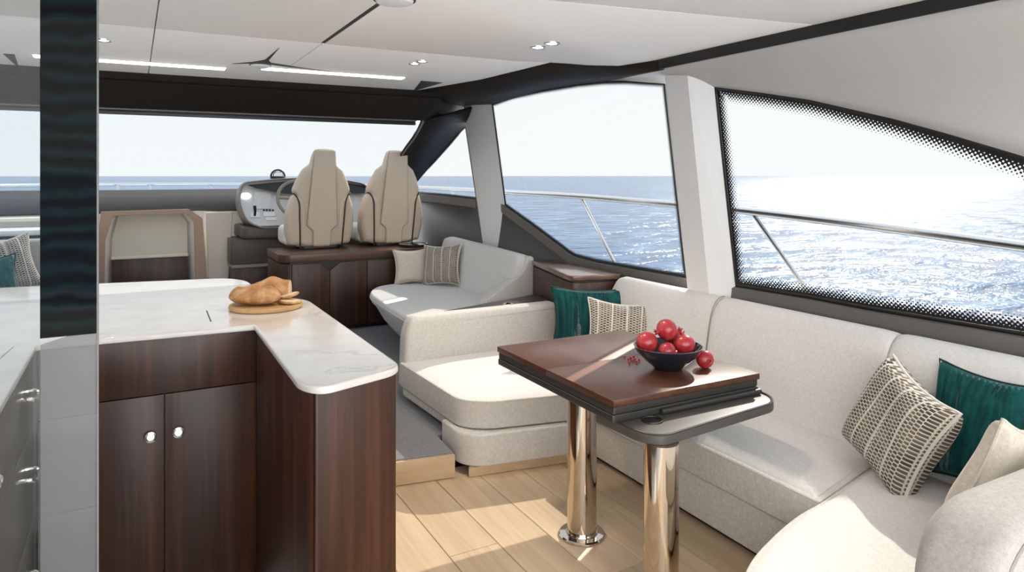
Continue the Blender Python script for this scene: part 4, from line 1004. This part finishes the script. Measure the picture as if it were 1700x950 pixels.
# ================================================================== CEILING FITTINGS
def downlight(u, v, label, r=.042):
    p = PZ(u, v, ZC); t = thing('downlight', label, 'light', (p.x, p.y, ZC-.008), 'recessed ceiling spotlights')
    lathe('ring', [(r, .006), (r, .002), (r*.95, -.003), (r*.72, -.002), (r*.66, .004)], (p.x, p.y, ZC-.004), M['chrome'], t, n=28)
    lathe('lamp', [(0, 0), (r*.62, 0), (r*.66, .004)], (p.x, p.y, ZC-.004), M['lamp'], t, n=24)
    L = bpy.data.lights.new('spot', 'SPOT'); L.energy = 12; L.spot_size = 1.9; L.spot_blend = .6; L.color = (1, .9, .78); L.shadow_soft_size = .03
    lo_ = bpy.data.objects.new('spot', L); COL.objects.link(lo_); lo_.parent = t; lo_.location = (0, 0, -.012)
    return t
downlight(893, 78, 'left one of the two chrome spotlights right of centre ceiling')
downlight(916, 71.5, 'right one of the two chrome spotlights right of centre ceiling')
downlight(688, 105, 'front left one of the small paired spotlights above helm seats', .034)
downlight(701, 101, 'front right one of the small paired spotlights above helm seats', .034)
downlight(172, 66, 'lone spotlight beside the dark stripe of glass door', .036)
def led(a, b_, label):
    p, q = PZ(*a, ZC), PZ(*b_, ZC); y = (p.y+q.y)/2
    t = thing('led_strip', label, 'light', ((p.x+q.x)/2, y, ZC-.012), 'light strips in front ceiling')
    box('diffuser', (p.x, y-.035, ZC-.010), (q.x, y+.035, ZC-.002), M['led'], t, bev=.003)
    box('channel', (p.x-.008, y-.043, ZC-.003), (q.x+.008, y+.043, ZC-.0005), M['white'], t, bev=.0008)
led((60, 97), (378, 108.5), 'left long white light strip in the front ceiling')
led((438, 110), (664, 131), 'right long white light strip in the front ceiling')
def latch(u, v, r, label):
    p = PZ(u, v, ZC); t = thing('ceiling_latch', label, 'latch', (p.x, p.y, ZC-.02), 'round ceiling latches')
    lathe('disc', [(0, -.016), (r*.7, -.016), (r*.92, -.012), (r, -.004), (r, -.0005)], (p.x, p.y, ZC), M['white'], t, n=36)
    lathe('shadow_ring', [(r*1.12, -.0025), (r*1.12, -.0005)], (p.x, p.y, ZC), M['black'], t, n=36)
latch(432, 108, .055, 'round white latch between the two ceiling light strips')
latch(655, 0, .07, 'round white latch at the top edge above dark joint')
# tapered dark joint wedges
def wedge(pts, nm, lab):
    vs = [PZ(u, v, ZC)+V3(0, 0, -.0015) for u, v in pts]; o = build(nm, vs, [list(range(len(vs)))], M['black'], None, smooth=0, thick=.002, off=0); struct(o, lab)
wedge([(386, 105.5), (420, 102.5), (440, 99), (464, 79), (446, 100), (450, 104), (500, 112), (560, 120), (480, 111.5), (436, 105)], 'trim_10', 'dark curved joint around the ceiling latch')
wedge([(699, 134), (735, 137), (686, 151)], 'trim_11', 'dark triangular recess at the right front corner of ceiling')
wedge([(5, 89), (24, 90), (32, 113)], 'trim_12', 'dark triangular recess at the left front corner of ceiling')
